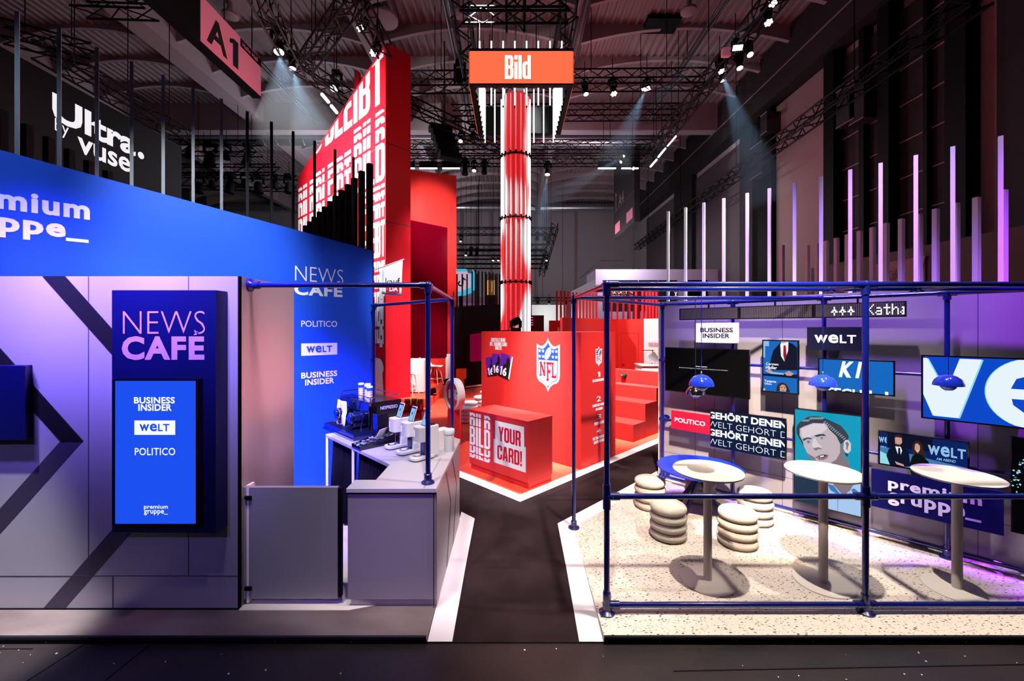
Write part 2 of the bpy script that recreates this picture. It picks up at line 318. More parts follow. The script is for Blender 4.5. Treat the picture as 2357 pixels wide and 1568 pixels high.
# terrazzo: oblong chips, dark and tan, on a cream ground
m = mat('terrazzo', '#e9dccb', .38); n, l, b = nodes(m); tc = n.new('ShaderNodeTexCoord')
col = None
base = n.new('ShaderNodeRGB'); base.outputs[0].default_value = lin('#e8dccd'); cur = base.outputs[0]
for rot, s_, th, cA in ((.6, 17, .15, '#241c1a'), (2.3, 21, .15, '#86664e'), (1.2, 30, .14, '#4a3c36')):
    mp = n.new('ShaderNodeMapping'); mp.inputs['Rotation'].default_value = (0,0,rot); mp.inputs['Scale'].default_value = (1,2.1,1); mp.inputs['Location'].default_value = (rot*3, rot, 0); l.new(tc.outputs['Object'], mp.inputs[0])
    vo = n.new('ShaderNodeTexVoronoi'); vo.voronoi_dimensions = '2D'; vo.inputs['Scale'].default_value = s_; l.new(mp.outputs[0], vo.inputs['Vector'])
    sp = n.new('ShaderNodeSeparateColor'); l.new(vo.outputs['Color'], sp.inputs[0])
    mu = n.new('ShaderNodeMath'); mu.operation = 'MULTIPLY'; l.new(sp.outputs[0], mu.inputs[0]); mu.inputs[1].default_value = th*1.5
    lt = n.new('ShaderNodeMath'); lt.operation = 'LESS_THAN'; l.new(vo.outputs['Distance'], lt.inputs[0]); l.new(mu.outputs[0], lt.inputs[1])
    gt = n.new('ShaderNodeMath'); gt.operation = 'GREATER_THAN'; l.new(sp.outputs[1], gt.inputs[0]); gt.inputs[1].default_value = .52
    an = n.new('ShaderNodeMath'); an.operation = 'MULTIPLY'; l.new(lt.outputs[0], an.inputs[0]); l.new(gt.outputs[0], an.inputs[1])
    mx = n.new('ShaderNodeMix'); mx.data_type = 'RGBA'; l.new(an.outputs[0], mx.inputs[0]); l.new(cur, mx.inputs[6]); mx.inputs[7].default_value = lin(cA); cur = mx.outputs[2]
l.new(cur, b.inputs['Base Color'])
# pixel tubes: red and white patches that the tubes themselves emit
m = mat('pixel_tube', '#f0f0f0', .4, emit=1); n, l, b = nodes(m); g = n.new('ShaderNodeTexCoord'); mp = n.new('ShaderNodeMapping'); mp.inputs['Scale'].default_value = (1.3,1.3,.42); mp.inputs['Location'].default_value=(.4,.2,.33)
t = n.new('ShaderNodeTexNoise'); t.inputs['Scale'].default_value = 1.15; t.inputs['Detail'].default_value = 0; l.new(g.outputs['Object'], mp.inputs[0]); l.new(mp.outputs[0], t.inputs['Vector'])
r = ramp(m.node_tree, [(.45,'#ff1f22'),(.54,'#ffffff')]); l.new(t.outputs['Fac'], r.inputs[0]); l.new(r.outputs[0], b.inputs['Emission Color']); b.inputs['Emission Strength'].default_value = 1.7
m2_ = m.copy(); m2_.name = 'pixel_core'; M['pixel_core'] = m2_; m2_.node_tree.nodes['Principled BSDF'].inputs['Base Color'].default_value = lin('#4a4a4c'); m2_.node_tree.nodes['Principled BSDF'].inputs['Emission Strength'].default_value = .62
for e_, c_ in zip([x for x in m2_.node_tree.nodes if x.type=='VALTORGB'][0].color_ramp.elements, ('#e0222c','#d3d6da')): e_.color = lin(c_)
# haze hanging in the lamps' beams
m = bpy.data.materials.new('stage_haze'); m.use_nodes = True; m.node_tree.nodes.remove(m.node_tree.nodes['Principled BSDF'])
vs_ = m.node_tree.nodes.new('ShaderNodeVolumeScatter'); vs_.inputs['Density'].default_value = .035; m.node_tree.links.new(vs_.outputs[0], m.node_tree.nodes['Material Output'].inputs['Volume']); M['stage_haze'] = m

# ------------------------------------------------------------------ the hall
LX, RX, BY, CZ = -30.0, 12.5, 43.0, 15.5
fl = MB().add([(LX,-3,-.06),(RX,-3,-.06),(RX,BY,-.06),(LX,BY,-.06)], [(0,1,2,3)]).build('floor', 'hall_concrete'); struct(fl)
for k, (a_, b_) in enumerate((((0,1494),(75,1494)), ((62,1568),(193,1484)), ((240,1568),(345,1484)), ((1550,1545),(2357,1530)))):
    p, q = gz(*a_, -.058), gz(*b_, -.058)
    MB().bar(p, q, .008, .002).build('floor_joint', 'black', fl)
ce = MB(); prof = []
x = LX
while x < RX:
    prof += [(x,CZ),(x+.16,CZ),(x+.2,CZ-.07),(x+.3,CZ-.07)]; x += .34
vs = [(a,-3,z) for a,z in prof] + [(a,BY,z) for a,z in prof]; k = len(prof)
ce.add(vs, [(i,i+1,k+i+1,k+i) for i in range(k-1)]); ce = struct(ce.build('ceiling', 'hall_ceiling'))
bays = [(-30,-22),(-22,-14.7),(-14.7,-6),(-6,2.6),(2.6,12.5)]
y = 3.0
while y < 42.5:
    for x0, x1 in bays:
        up = [(x0,CZ-.02),(x1,CZ-.02)]; n_ = 10
        lo = [(x0+(x1-x0)*i/n_, CZ-.2-.75*((i/n_-.5)*2)**2) for i in range(n_+1)]
        pts = lo + up[::-1]; fr = Fr((0,y,0),(1,0,0),(0,-1,0))
        MB().fprism(fr, pts, -.08, .08).build('ceiling_rib', 'rib', ce)
    y += 2.1
for x_, w_ in ((-22,.5),(-14.7,.9),(-6,.45),(2.6,.45)):
    MB().box(x_-w_/2, x_+w_/2, -3, BY, CZ-1.15, CZ-.05).build('ceiling_beam', 'rib', ce)
MB().box(LX, RX, 23.8, 24.4, CZ-1.6, CZ-.03).build('ceiling_beam', 'rib', ce)
for px_, py_, z_ in ((1522,58,15.3),):
    p = gz(px_,py_,z_); MB().box(p.x-.7,p.x+.7,p.y-.45,p.y+.45,15.25,15.42).build('ceiling_hatch', 'black', ce)
wb = struct(MB().box(LX, RX, BY, BY+.4, -.06, CZ+.3).build('wall_back', 'pale_grey'))
for px_ in (1064,1095,1233,1324,1130):
    x_ = (px_-CX)/F*BY; MB().box(x_-.08,x_+.08,BY-.2,BY-.02,0,CZ-.8).build('wall_pilaster', 'pale_panel', wb)
wr = struct(MB().box(RX, RX+.5, -3, BY, -.06, CZ+.3).build('wall_right', 'pale_grey'))
def rwall(x0, x1, z0, z1, m_, d, nm): # a strip of the right-hand hall wall between two picture columns
    y0, y1 = sorted((RX*F/(x0-CX), RX*F/(x1-CX))); return MB().box(RX-d, RX-.01, y0, y1, z0, z1).build(nm, m_, wr)
for a_, b_, m_, d_ in ((1925,1949,'black',.5),(1999,2011,'black',.35),(2054,2081,'black',.5),(2147,2157,'black',.3),(2215,2266,'black',.5),(1760,1792,'black',.35),(1715,1745,'hall_dark',.3),(1562,1604,'hall_dark',.35),(2312,2420,'hall_dark',.2)):
    rwall(a_, b_, -.05, 13.2, m_, d_, 'wall_pilaster')
for a_, b_ in ((1949,1999),(2011,2054),(2081,2147),(2157,2215)): 
    pn = rwall(a_, b_, 0, 12.6, 'hall_dark', .12, 'wall_panel')
    y0, y1 = sorted((RX*F/(a_-CX), RX*F/(b_-CX)))
    for z_ in [1.5+1.15*i for i in range(10)]: MB().box(RX-.15, RX-.12, y0, y1, z_, z_+.03).build('panel_seam', 'pale_grey', pn)
for a_, b_ in ((1604,1715),(1490,1562)): rwall(a_, b_, 0, 12.6, 'hall_panel', .08, 'wall_panel')
for a_, b_ in ((1792,1925),(2266,2306)): rwall(a_, b_, 0, 12.9, 'pale_panel', .1, 'wall_panel')
MB().box(RX-.7, RX-.01, -3, BY-.1, 12.95, 15.3).build('wall_beam', 'hall_dark', wr)
MB().box(RX-.72, RX-.7, -3, BY-.1, 13.9, 13.95).build('wall_edge', 'pale_panel', wr)
struct(MB().box(LX-.4, LX, -3, BY, -.06, CZ+.3).build('wall_left', 'hall_dark'))
for px_, py_, wd, hh in ((1752,370,1.0,1.5),(1770,285,.5,.9),(1961,242,.8,1.3),(1988,236,.6,1.3)):
    Y_ = RX*F/(px_-CX)*.96; p = at(px_,py_,Y_); vb = thing('ventilation_box', 'dark framed ventilation box on the hall wall, %s' % {1752:'lowest of those above the white posts',1770:'above the lower box',1961:'square beside the tall black pilaster',1988:'narrow and close to the truss'}[px_], 'vent', p)
    MB().box(RX-.75, RX-.02, p.y-wd*.5, p.y+wd*.5, p.z-hh/2, p.z+hh/2).build('housing', 'hall_dark', vb)
    for dz in (-hh/2, hh/2): MB().bar((RX-.76,p.y-wd*.5,p.z+dz),(RX-.76,p.y+wd*.5,p.z+dz),.03).build('rim', 'pale_panel', vb)
# ducts across the hall
for i, (py_, Y_, r_, x1, lab) in enumerate(((293,25.2,.38,9.8,'upper silver air duct across the hall with pink cone end'),(322,25.2,.34,9.2,'lower silver air duct across the hall with pink cone end'),(478,42.2,.45,10.5,'silver air duct along the foot of the far wall ceiling'))):
    p = at(1178,py_,Y_); d = thing('air_duct', lab, 'duct', (p.x,Y_,p.z), 'air ducts')
    MB().tube((LX+.2,Y_,p.z),(x1,Y_,p.z),r_,20).build('pipe', 'silver', d, smooth=40)
    rb = MB()
    for k in range(30): rb.tube((-15+k*.8,Y_,p.z),(-14.95+k*.8,Y_,p.z),r_+.02,16)
    rb.build('seam_rings', 'silver', d, smooth=40)
    if i < 2: MB().tube((x1,Y_,p.z),(x1+.9,Y_-.1,p.z-.05),r_,16,.03).build('end_cone', 'pink_panel', d, smooth=40)
    for x_ in (-12,-6,0,6): MB().tube((x_,Y_,p.z),(x_,Y_,CZ-.1),.012,4).build('hanging_rod', 'truss_black', d)
# cable trays under the ceiling
for i, (x_, y0, y1, lab) in enumerate(((-11.1,6,23.6,'cable tray running deep under the ceiling beside the hanging hall sign'),(-2.35,8,23.6,'cable tray under the ceiling left of the light tower'),(2.7,8,23.6,'cable tray under the ceiling right of the light tower'),(7.6,8,23.6,'cable tray under the ceiling near the dark side wall'))):
    t_ = thing('cable_tray', lab, 'cable tray', (x_,(y0+y1)/2,14.2), 'cable trays')
    MB().tube((x_-.09,y0,14.2),(x_-.09,y1,14.2),.05,8).tube((x_+.09,y0,14.2),(x_+.09,y1,14.2),.05,8).build('rail_frame', 'dark_metal', t_, smooth=40)
    for k in range(4): MB().tube((x_,y0+2+k*4,14.2),(x_,y0+2+k*4,15.45),.02,5).build('hanging_rod', 'truss_black', t_)
for px_, py_, s_ in ((1054,36,'left of the light tower truss'),(1322,37,'right of the light tower truss'),(1585,31,'beside the dark roof hatch'),(530,41,'above the pink hall sign'),(264,41,'over the black letter sign'),(880,50,'above the red tower, the largest')):
    p = gz(px_,py_,14.9); r_ = .62 if px_==880 else .3
    o = thing('ceiling_outlet', 'round pale ceiling outlet '+s_, 'vent', p, 'round ceiling outlets')
    MB().lathe([(r_*.5,.0),(r_,.06),(r_,.15),(r_*.3,.2),(.05,.6)], p, 20).build('bowl', 'rib', o, smooth=40)
    MB().tube(p+V((0,0,.05)), p+V((0,0,CZ-p.z)), r_*.35, 10).build('hanging_stem', 'rib', o, smooth=40)

# ------------------------------------------------------------------ trusses
def truss(a, b, lab, s=.36, grp='lighting trusses', hang=2, r=.034):
    a, b = V(a), V(b); d = (b-a).normalized(); x = d.cross(V((0,0,1))); x = x.normalized() if x.length > .01 else V((1,0,0)); y = x.cross(d).normalized()
    t_ = thing('lighting_truss', lab, 'truss', (a+b)/2, grp); mb = MB(); L = (b-a).length; n_ = max(2,int(L/(s*1.15)))
    cs = [x*sx*s/2+y*sy*s/2 for sx, sy in ((-1,-1),(1,-1),(1,1),(-1,1))]
    for c in cs: mb.tube(a+c, b+c, r, 5)
    mb.build('chords', 'truss_black', t_); br = MB()
    for i in range(n_):
        for j in range(4):
            c0, c1 = (cs[j], cs[(j+1)%4]) if i%2 else (cs[(j+1)%4], cs[j])
            br.bar(a+c0+d*(L*i/n_), a+c1+d*(L*(i+1)/n_), r*.8)
    br.build('lattice', 'truss_black', t_)
    for i in range(hang):
        p = a+d*(L*(i+.5)/hang); MB().tube(p+y*s/2, (p.x,p.y,CZ-.05), .015, 5).build('hanging_cable', 'truss_black', t_)
    return t_
Z1, Z2 = 11.0, 12.0
truss(gz(590,-20,Z1), gz(690,165,Z1), 'black truss running back above the hall sign, lamps under it', .42)
truss(gz(700,152,Z1), gz(828,-25,Z1), 'black truss slanting up from the node left of the red tower', .42)
truss(gz(686,150,Z1), gz(800,225,Z1), 'black truss from the node down to the red tower edge', .42)
truss(gz(810,-15,10.8), gz(886,118,10.8), 'black truss over the top corner of the red tower', .4)
truss(gz(930,190,Z2), gz(1622,183,Z2), 'black truss crossing behind the hanging cube, highest of four', .55, hang=4)
truss(gz(1040,261,Z2), gz(1562,258,Z2), 'black truss crossing behind the cube, second from the top', .5, hang=3)
truss(gz(925,338,Z2), gz(1500,338,Z2), 'black truss crossing behind the light column, third from the top', .5, hang=3)
truss(gz(925,371,Z2), gz(1482,371,Z2), 'black truss with light bars under it, lowest of four', .45, hang=3)
truss(gz(935,238,Z1), gz(1160,342,Z1), 'black truss slanting down from the red tower to the light column', .45)
truss(gz(1800,-25,11.5), gz(1490,365,11.5), 'black truss running into the depth right of the cube, lamps below', .45, hang=4)
truss(gz(2262,-15,9.5), gz(1465,570,9.5), 'long black truss running along the dark side wall', .42, hang=4)
truss(gz(95,113,10), gz(430,318,10), 'black truss running above the black letter sign', .5, hang=3)
truss(gz(180,8,Z2), gz(350,14,Z2), 'short black truss high above the black letter sign', .5)
truss(gz(0,70,11.2), gz(215,128,11.2), 'dim black truss at the upper left, deep in shadow', .5)
truss(at(395,340,22), at(598,343,22), 'black truss behind the steel posts, upper of three', .6)
truss(at(395,391,23), at(640,391,23), 'black truss behind the steel posts, middle of three', .45)
truss(at(395,417,24), at(690,424,24), 'black truss behind the steel posts, lowest with many lamps', .7)
truss(at(1052,533,31), at(1276,533,31), 'black truss of a distant booth, top one by the light column', .5)
truss(at(1052,569,33), at(1256,569,33), 'black truss of a distant booth, second by the light column', .4)
truss(at(1052,583,34.5), at(1252,583,34.5), 'black truss of a distant booth, third by the light column', .4)
truss(at(1052,602,36), at(1250,602,36), 'black truss of a distant booth, fourth by the light column', .4)
truss(at(1052,613,37), at(1246,613,37), 'black truss of a distant booth, lowest by the light column', .4)
truss(at(1278,520,30), at(1246,632,38), 'black truss with lamps slanting down right of the light column', .45)
truss(at(1226,689,36), at(1318,689,36), 'thin black truss low over a pale distant wall', .3)
s0, s1 = 10.3, 12.75
for a_, b_, lb in (((-1.28,s0),(1.42,s0),'front'),((-1.28,s1),(1.42,s1),'rear'),((-1.28,s0),(-1.28,s1),'left'),((1.42,s0),(1.42,s1),'right')):
    truss((*a_,10.45), (*b_,10.45), '%s side of the square black truss carrying the hanging cube' % lb, .42, 'square cube truss')
truss((.1,11.5,10.9), (.1,11.5,14.9), 'short upright black truss above the light column', .5, hang=0)

# ------------------------------------------------------------------ lamps on the trusses
def lamp(P, d, lab, kind='head', lit='lamp_white', size=1.0, hang=.9, grp='stage lamps', cells=True):
    P, d = V(P), V(d).normalized(); t_ = thing('stage_lamp', lab, 'stage lamp', P, grp); s = size*(.62 if lit else .8)
    up = P - d*.42*s; top = V((up.x, up.y, max(up.z, P.z)+.26*s))
    if kind == 'head':
        MB().lathe([(.10*s,-.46*s),(.15*s,-.38*s),(.16*s,-.1*s),(.19*s,-.03*s),(.19*s,.0)], P, 16, d).build('head', 'truss_black', t_, smooth=40)
    elif kind == 'long':
        MB().lathe([(.11*s,-.9*s),(.14*s,-.85*s),(.14*s,-.2*s),(.17*s,-.1*s),(.17*s,0)], P, 16, d).build('head', 'truss_black', t_, smooth=40)
    else:
        x = d.orthogonal().normalized(); MB().bar(P-d*.18*s, P, .55*s, .32*s).build('head', 'truss_black', t_, bevel=.02)
    sx = d.cross(V((0,0,1))); sx = sx.normalized() if sx.length>.05 else V((1,0,0))
    yk = MB()
    for k in (-1,1): yk.bar(up+sx*k*.2*s, top+sx*k*.2*s, .05*s, .09*s)
    yk.bar(top-sx*.24*s, top+sx*.24*s, .09*s).build('yoke_frame', 'truss_black', t_)
    MB().bar(top, top+V((0,0,.16*s)), .3*s, .3*s).build('base', 'truss_black', t_, bevel=.02)
    MB().tube(top+V((0,0,.14*s)), top+V((0,0,hang)) if hang else (top.x,top.y,CZ-.04), .015, 5).build('hanging_clamp', 'truss_black', t_)
    if lit:
        if kind == 'flood': MB().bar(P, P+d*.01, .5*s, .26*s).build('lens', lit, t_)
        elif cells:
            x = d.orthogonal().normalized(); y_ = d.cross(x); lm = MB()
            for q in [V((0,0,0))]+[x*math.cos(a)*.115*s+y_*math.sin(a)*.115*s for a in [math.pi*i/3 for i in range(6)]]: lm.tube(P+q, P+q+d*.012, .05*s, 8)
            lm.build('lens_cells', lit, t_)
        else: MB().lathe([(.0,.0),(.15*s,.001),(.1*s,.03),(0,.045)], P, 16, d).build('lens', lit, t_)
    return t_
def beam(P, T, deg, watt, name_lab, col=(.34,.66,1), dens=None):
    P, T = V(P), V(T); L = (T-P).length; d = (T-P).normalized(); P0 = P + d*.12
    spot('beam_lamp', P0, T, watt, col, deg, .5, .05)
    o = MB().lathe([(.03,.05),(math.tan(math.radians(deg/2))*L*1.02,L)], P0, 24, d).build('light_haze', 'stage_haze', smooth=40, base=P0)
    o['kind'] = 'stuff'; o['label'] = name_lab; o['category'] = 'haze'
DN = (0,-.15,-1)
def lamp_at(px_, py_, Y, d, lab, **k): p = at(px_,py_,Y); lamp(p, d, lab, **k); return p
p1 = lamp_at(642,120,12.6,(.15,-.2,-1),'large black lamp with bright lens beside the hall sign, wide beam', size=1.5, cells=False)
p2 = lamp_at(673,158,13.4,(.1,-.1,-1),'black lamp with small bright lens right of the wide beam', kind='long', size=1.1, cells=False)
lamp_at(768,204,15,(-.1,-.5,-1),'black lamp with oval white lens against the red tower edge', size=1.5, cells=False)
lamp_at(829,65,11.6,(-.2,-.9,-.8),'seven-cell lamp above the red tower, upper one', size=1.0)
lamp_at(859,122,12.2,(-.2,-.9,-.8),'seven-cell lamp at the top corner of the red tower', size=1.0)
lamp_at(1055,160,15.8,(-.1,-.3,1),'dark lamp standing on the truss left of the cube', lit=None, size=1.3)
lamp_at(1349,217,16,(.15,-.3,-1),'lamp with square lens right of the hanging cube', kind='long', size=1.0, cells=False)
lamp_at(1413,216,16,(.1,-.3,-1),'dark drum lamp with row of lenses, second from the cube', size=1.3, lit='lamp_warm')
p3 = lamp_at(1487,205,16,(-.25,-.35,-1),'brilliant white flood lamp right of the cube', kind='flood', size=1.0)
p4 = lamp_at(1661,165,14.6,(.05,-.5,-1),'seven-cell lamp throwing the long pale blue beam', size=1.1)
lamp_at(1661,186,14.8,(0,-.1,-1),'flat lit lamp just under the long beam lamp', size=.8)
lamp_at(1703,157,13.4,(0,-.3,-1),'tall lamp with narrow lens left of the dark wall', kind='long', size=1.0, cells=False)
lamp_at(1727,126,13.0,(0,-.5,-1),'tall lamp with bluish lens, right one of the pair', kind='long', size=1.0, cells=False, lit='lamp_bar')
lamp_at(1698,110,12.8,(-.1,-.7,-.6),'lit rectangular panel lamp above the tall lamps', kind='flood', size=.9)
lamp_at(1769,52,11.8,(0,-.4,-1),'tall lamp with several lens cells near the ceiling', kind='long', size=1.1)
p5 = lamp_at(1779,6,11.2,(-.6,-.7,-.5),'seven-cell lamp at the very top edge, slanting beam', size=1.1)
p6 = lamp_at(1260,402,23.5,(-.05,-.2,-1),'lamp with soft beam right of the light column', kind='long', size=1.5, cells=False)
p7 = lamp_at(1436,360,21.5,(-.8,-.3,-.6),'small round lamp with long low beam, upper of two', size=.8, cells=False)
lamp_at(1429,373,21.5,(-.8,-.3,-.6),'small round lamp with long low beam, lower of two', size=.8, cells=False)
lamp_at(1458,388,22.5,(0,-.8,-.6),'warm speckled lens lamp on the light bar', size=.9, hang=None, lit='lamp_warm')
lamp_at(1060,325,18.5,(-.1,-.5,-1),'warm many-cell lamp left of the light column, upper', size=1.0, lit='lamp_warm')
lamp_at(1089,320,18.8,(0,-.1,-1),'dark unlit lamp beside the upper warm lamp', lit=None)
lamp_at(1091,393,22.5,(0,-.4,-1),'warm many-cell lamp left of the light column, lower', hang=None, size=1.2, lit='lamp_warm')
lamp_at(1070,402,22.5,(0,-.1,-1),'tall dark unlit lamp left of the lower warm lamp', hang=None, kind='long', lit=None, size=1.3)
lamp_at(1115,400,22.5,(0,-.1,-1),'tall dark unlit lamp right of the lower warm lamp', hang=None, kind='long', lit=None, size=1.1)
for i, (px_, py_, sz) in enumerate(((433,362,1.4),(482,380,2.0),(521,366,1.3),(567,378,1.7),(457,444,1.6),(488,432,1.2),(527,444,1.7),(561,430,1.2),(595,444,1.7),(632,434,1.2),(664,444,1.6))):
    lamp_at(px_,py_,22.5+.1*i,(.1*(i%3-1),-.1,-1),'dark unlit lamp behind the steel posts, %s from the left end of its %s truss' % (ORD[i if i<4 else i-4], 'upper' if i<4 else 'lower'), lit=None, size=sz, kind='head', grp='unlit lamps on the rear trusses')
for i, (px_, py_) in enumerate(((1060,556),(1236,552),(1254,552),(1072,588),(1083,586),(1097,588),(1135,600),(1147,600),(1258,600),(1257,620),(1263,562))):
    lamp_at(px_,py_,31.5+.3*i,(-.1,-.4,-1),'tiny lamp on a distant booth truss near the light column, %s from the top' % ORD[i], lit='lamp_warm' if i in (0,6,7,8,3) else None, size=1.0, cells=False, grp='distant booth lamps', hang=None)
for i, px_ in enumerate((1238,1264,1304)):
    lamp_at(px_,700,35.8,(0,-.3,-1),'small dark lamp on the thin truss over the pale distant wall, %s from the left' % ORD[i], lit=None, size=.9, grp='small lamps over the pale wall', hang=.35)
for i, (a_, b_, py_) in enumerate(((925,954,388),(965,1006,388),(1018,1058,388),(1377,1418,388),(1431,1470,388))):
    p, q = at(a_,py_,23.35), at(b_,py_,23.35); o = thing('light_bar', 'black light bar with bright lower edge, %s from the left on the lowest truss' % ORD[i], 'light bar', (p+q)/2, 'light bars on the lowest truss')
    MB().box(p.x,q.x,p.y,p.y+.12,p.z+.06,p.z+.42).build('housing', 'truss_black', o); MB().box(p.x,q.x,p.y-.01,p.y+.1,p.z,p.z+.05).build('light_strip', 'lamp_bar', o)
    MB().tube(((p.x+q.x)/2,p.y+.06,p.z+.42),((p.x+q.x)/2,p.y+.06,12),.02,5).build('hanging_clamp', 'truss_black', o)
for i, (a_, b_) in enumerate((((1556,313),(1536,336)),((1532,341),(1515,362)),((1512,367),(1497,384)))):
    p, q = at(*a_,19.5-i*-.6), at(*b_,20.1+i*.6); o = thing('light_tube', 'slanting white light tube under the deep right truss, %s from the top' % ORD[i], 'light tube', (p+q)/2, 'slanting light tubes'); MB().bar(p,q,.07).build('light_strip','lamp_bar',o); e_ = (p+q)/2; MB().tube(e_,(e_.x,e_.y,CZ-.04),.015,5).build('hanging_cable','truss_black',o)
for i, (a_, b_) in enumerate((((740,216),(757,236)),((762,243),(776,260)))):
    p, q = at(*a_,14.5), at(*b_,14.9); o = thing('light_tube', 'white light tube left of the red tower edge, %s one' % ('upper','lower')[i], 'light tube', (p+q)/2, 'tubes by the tower'); MB().bar(p,q,.08).build('light_strip','lamp_bar',o); e_ = (p+q)/2; MB().tube(e_,(e_.x,e_.y,CZ-.04),.015,5).build('hanging_cable','truss_black',o)
p = at(1671,121,13.2); o = MB().box(p.x-.14,p.x+.14,p.y-.08,p.y+.08,p.z-.14,p.z+.14).build('access_point', 'sign_pink', bevel=.04); tag(o, 'small pink square box on the deep right truss', 'box')
beam(p1, p1+V((.35,-.25,-1))*2.6, 44, 4200, 'wide pale haze under the large lamp by the hall sign')
beam(p2, p2+V((.3,0,-1))*2.0, 36, 1400, 'soft haze under the lamp right of the wide beam')
beam(p3, p3+V((-.45,-.1,-1))*3.0, 26, 1500, 'pale haze below the brilliant flood lamp')
beam(p4, p4+V((.28,-.1,-1))*4.6, 22, 2300, 'long pale blue haze before the dark wall')
beam(p5, p5+V((-1.15,.25,-.85))*2.6, 7, 2000, 'narrow slanting haze at the top right')
beam(p6, p6+V((-.12,-.1,-1))*4.2, 22, 2000, 'soft haze right of the light column')
beam(p7, p7+V((-1,-.1,-.62))*4.6, 15, 2200, 'long low slanting haze left of the small round lamps')
# line array loudspeaker
c_ = at(1023,330,18.6); o = thing('line_array_speaker', 'black curved loudspeaker array hanging left of the light column', 'loudspeaker', c_)
for i in range(5):
    a_ = math.radians(-28+i*16); q = c_+V((.1*math.sin(i),0,.62-.3*i))+V((-.18+.09*i*i*.35,0,0))
    fr = Fr(q, (math.cos(a_*.6),.5,0), (.4,-.9,0)); MB().fbox(fr,-.5,.5,-.14,.14,-.25,.25).build('cabinet', 'black', o, bevel=.02)
MB().tube(c_+V((0,0,.7)), (c_.x,c_.y,15.4), .03, 6).build('hanging_chain', 'truss_black', o)

# ------------------------------------------------------------------ stand floors
S2 = math.sqrt(.5)
YF = 3.38                                    # front edge of the stand
fa = struct(MB().add([(-.70,YF-.005,-.052),(.76,YF-.005,-.052),(.76,4.32,.001),(-.70,4.32,.001)], [(0,1,2,3)]).build('floor_ramp', 'aisle_carpet'))
struct(MB().prism([(-.70,4.32),(.76,4.32),(5.6,9.2),(5.6,11.5),(-6,11.5),(-6,6)], -.055, .001).build('floor_aisle', 'aisle_carpet'))
def ramp_z(y): return -.052+.053*min(1,max(0,(y-YF)/(4.32-YF)))
def strip(pts, nm='floor_strip'):
    return struct(MB().add([(x,y,ramp_z(y)+.003) for x,y in pts], [list(range(len(pts)))]).build(nm, 'strip_white'))
strip([(-.69,YF),(-.487,YF),(-.487,4.32),(-.69,4.32)]); strip([(.548,YF),(.752,YF),(.757,4.32),(.567,4.32)])
strip([(-.69,4.32),(-.487,4.32),(-.49,5.46),(-.69,5.66)])
strip([(.567,4.32),(.757,4.32),(.775,5.12),(.82,5.26),(4.6,9.04),(4.4,9.13),(.585,5.32)])
# red island: white border and red carpet inside
A = (.117,5.99); 
struct(MB().prism([A,(4.6,10.47),(4.6,22),(-9,22),(-9,15.1)], -.05, .003).build('floor_border', 'strip_white'))
struct(MB().prism([(.119,6.25),(4.4,10.53),(6.6,12.8),(6.6,23),(-9,23),(-9,15.37)], -.05, .008).build('floor_red', 'red_carpet'))
# right platform in terrazzo, left platform in concrete look with cream floor behind the bar
struct(MB().prism([(.748,YF),(9,YF),(9,6),(4.6,9.05),(.822,5.27),(.770,5.12)], -.058, .004).build('floor_terrazzo', 'terrazzo'))
struct(MB().prism([(-9,YF),(-.695,YF),(-.69,5.66),(-3,7.9),(-9,7.9)], -.058, 0).build('floor_cafe', 'platform_concrete'))
struct(MB().prism([(-2.42,3.68),(-1.45,3.68),(-.75,3.9),(-.75,5.4),(-3.2,7.6),(-6,7.6)], 0, .004).build('floor_bar', 'cream_floor'))
for a_, b_, i in ((-9,-.695,0),(.748,9,1)):
    t_ = struct(MB().box(a_,b_,YF-.022,YF,-.018,.002).build('trim_%d' % (i*2+1), 'dark_metal')); struct(MB().box(a_,b_,YF-.012,YF,-.059,-.018).build('trim_%d' % (i*2+2), 'black'))
    k = -4.4 if i==0 else 1.2
    for j in range(7): MB().tube((k+.62*j,YF-.016,-.04),(k+.62*j,YF-.010,-.04),.004,6).build('screw', 'chrome', t_)
for i in range(26):
    px_, py_ = random.uniform(0,2357), random.uniform(1492,1566)
    if i < 6: px_, py_ = [(8,1488),(43,1497),(70,1508),(262,1528),(510,1507),(130,1505)][i]
    p = gz(px_,py_,-.06); r_ = random.uniform(.003,.008)
    o = MB().prism([(p.x+r_*random.uniform(.6,1.4)*math.cos(a),p.y+r_*random.uniform(.5,1.2)*math.sin(a)) for a in (0,1.2,2.4,3.7,5)], -.06, -.057).build('paper_scrap', 'print_white')
    tag(o, 'tiny pale scrap lying on the dark hall floor before the stand', 'litter', 'scraps on the hall floor')

# ------------------------------------------------------------------ news cafe: front panel wall
Y0 = 3.696; FF = Fr((0,Y0,0),(1,0,0),(0,-1,0))
def fx(px_, Y=Y0): return (px_-CX)*Y/F
def fz(py_, Y=Y0): return H-(py_-HY)*Y/F
wall = thing('panel_wall', 'satin grey cafe front wall with black chevron stripes, purple lit at the top', 'partition wall', (-4.5,Y0,0))
XR = fx(551)
MB().box(-8,XR,Y0,Y0+.12,0,fz(636)).build('wall_panel', 'satin_alu', wall)
MB().box(XR-.012,XR,Y0-.004,Y0+.03,0,fz(636)).build('edge_profile', 'black', wall)
MB().box(XR-.06,XR,Y0+.12,4.62,0,fz(636)).build('side_panel', 'satin_alu', wall)
def seam(x0,y0,x1,y1): MB().bar((fx(x0),Y0-.001,fz(y0)),(fx(x1),Y0-.001,fz(y1)),.006,.004,up=(0,1,0)).build('joint', 'alu_seam', wall)
for q in ((204,636,204,1326),(434,636,434,1326),(260,1326,260,1402),(0,1326,548,1326),(-140,636,-140,1400),(-400,1326,0,1326)): seam(*q)
MB().box(-8,XR,Y0-.006,Y0,0,.012).build('foot_strip', 'black', wall)
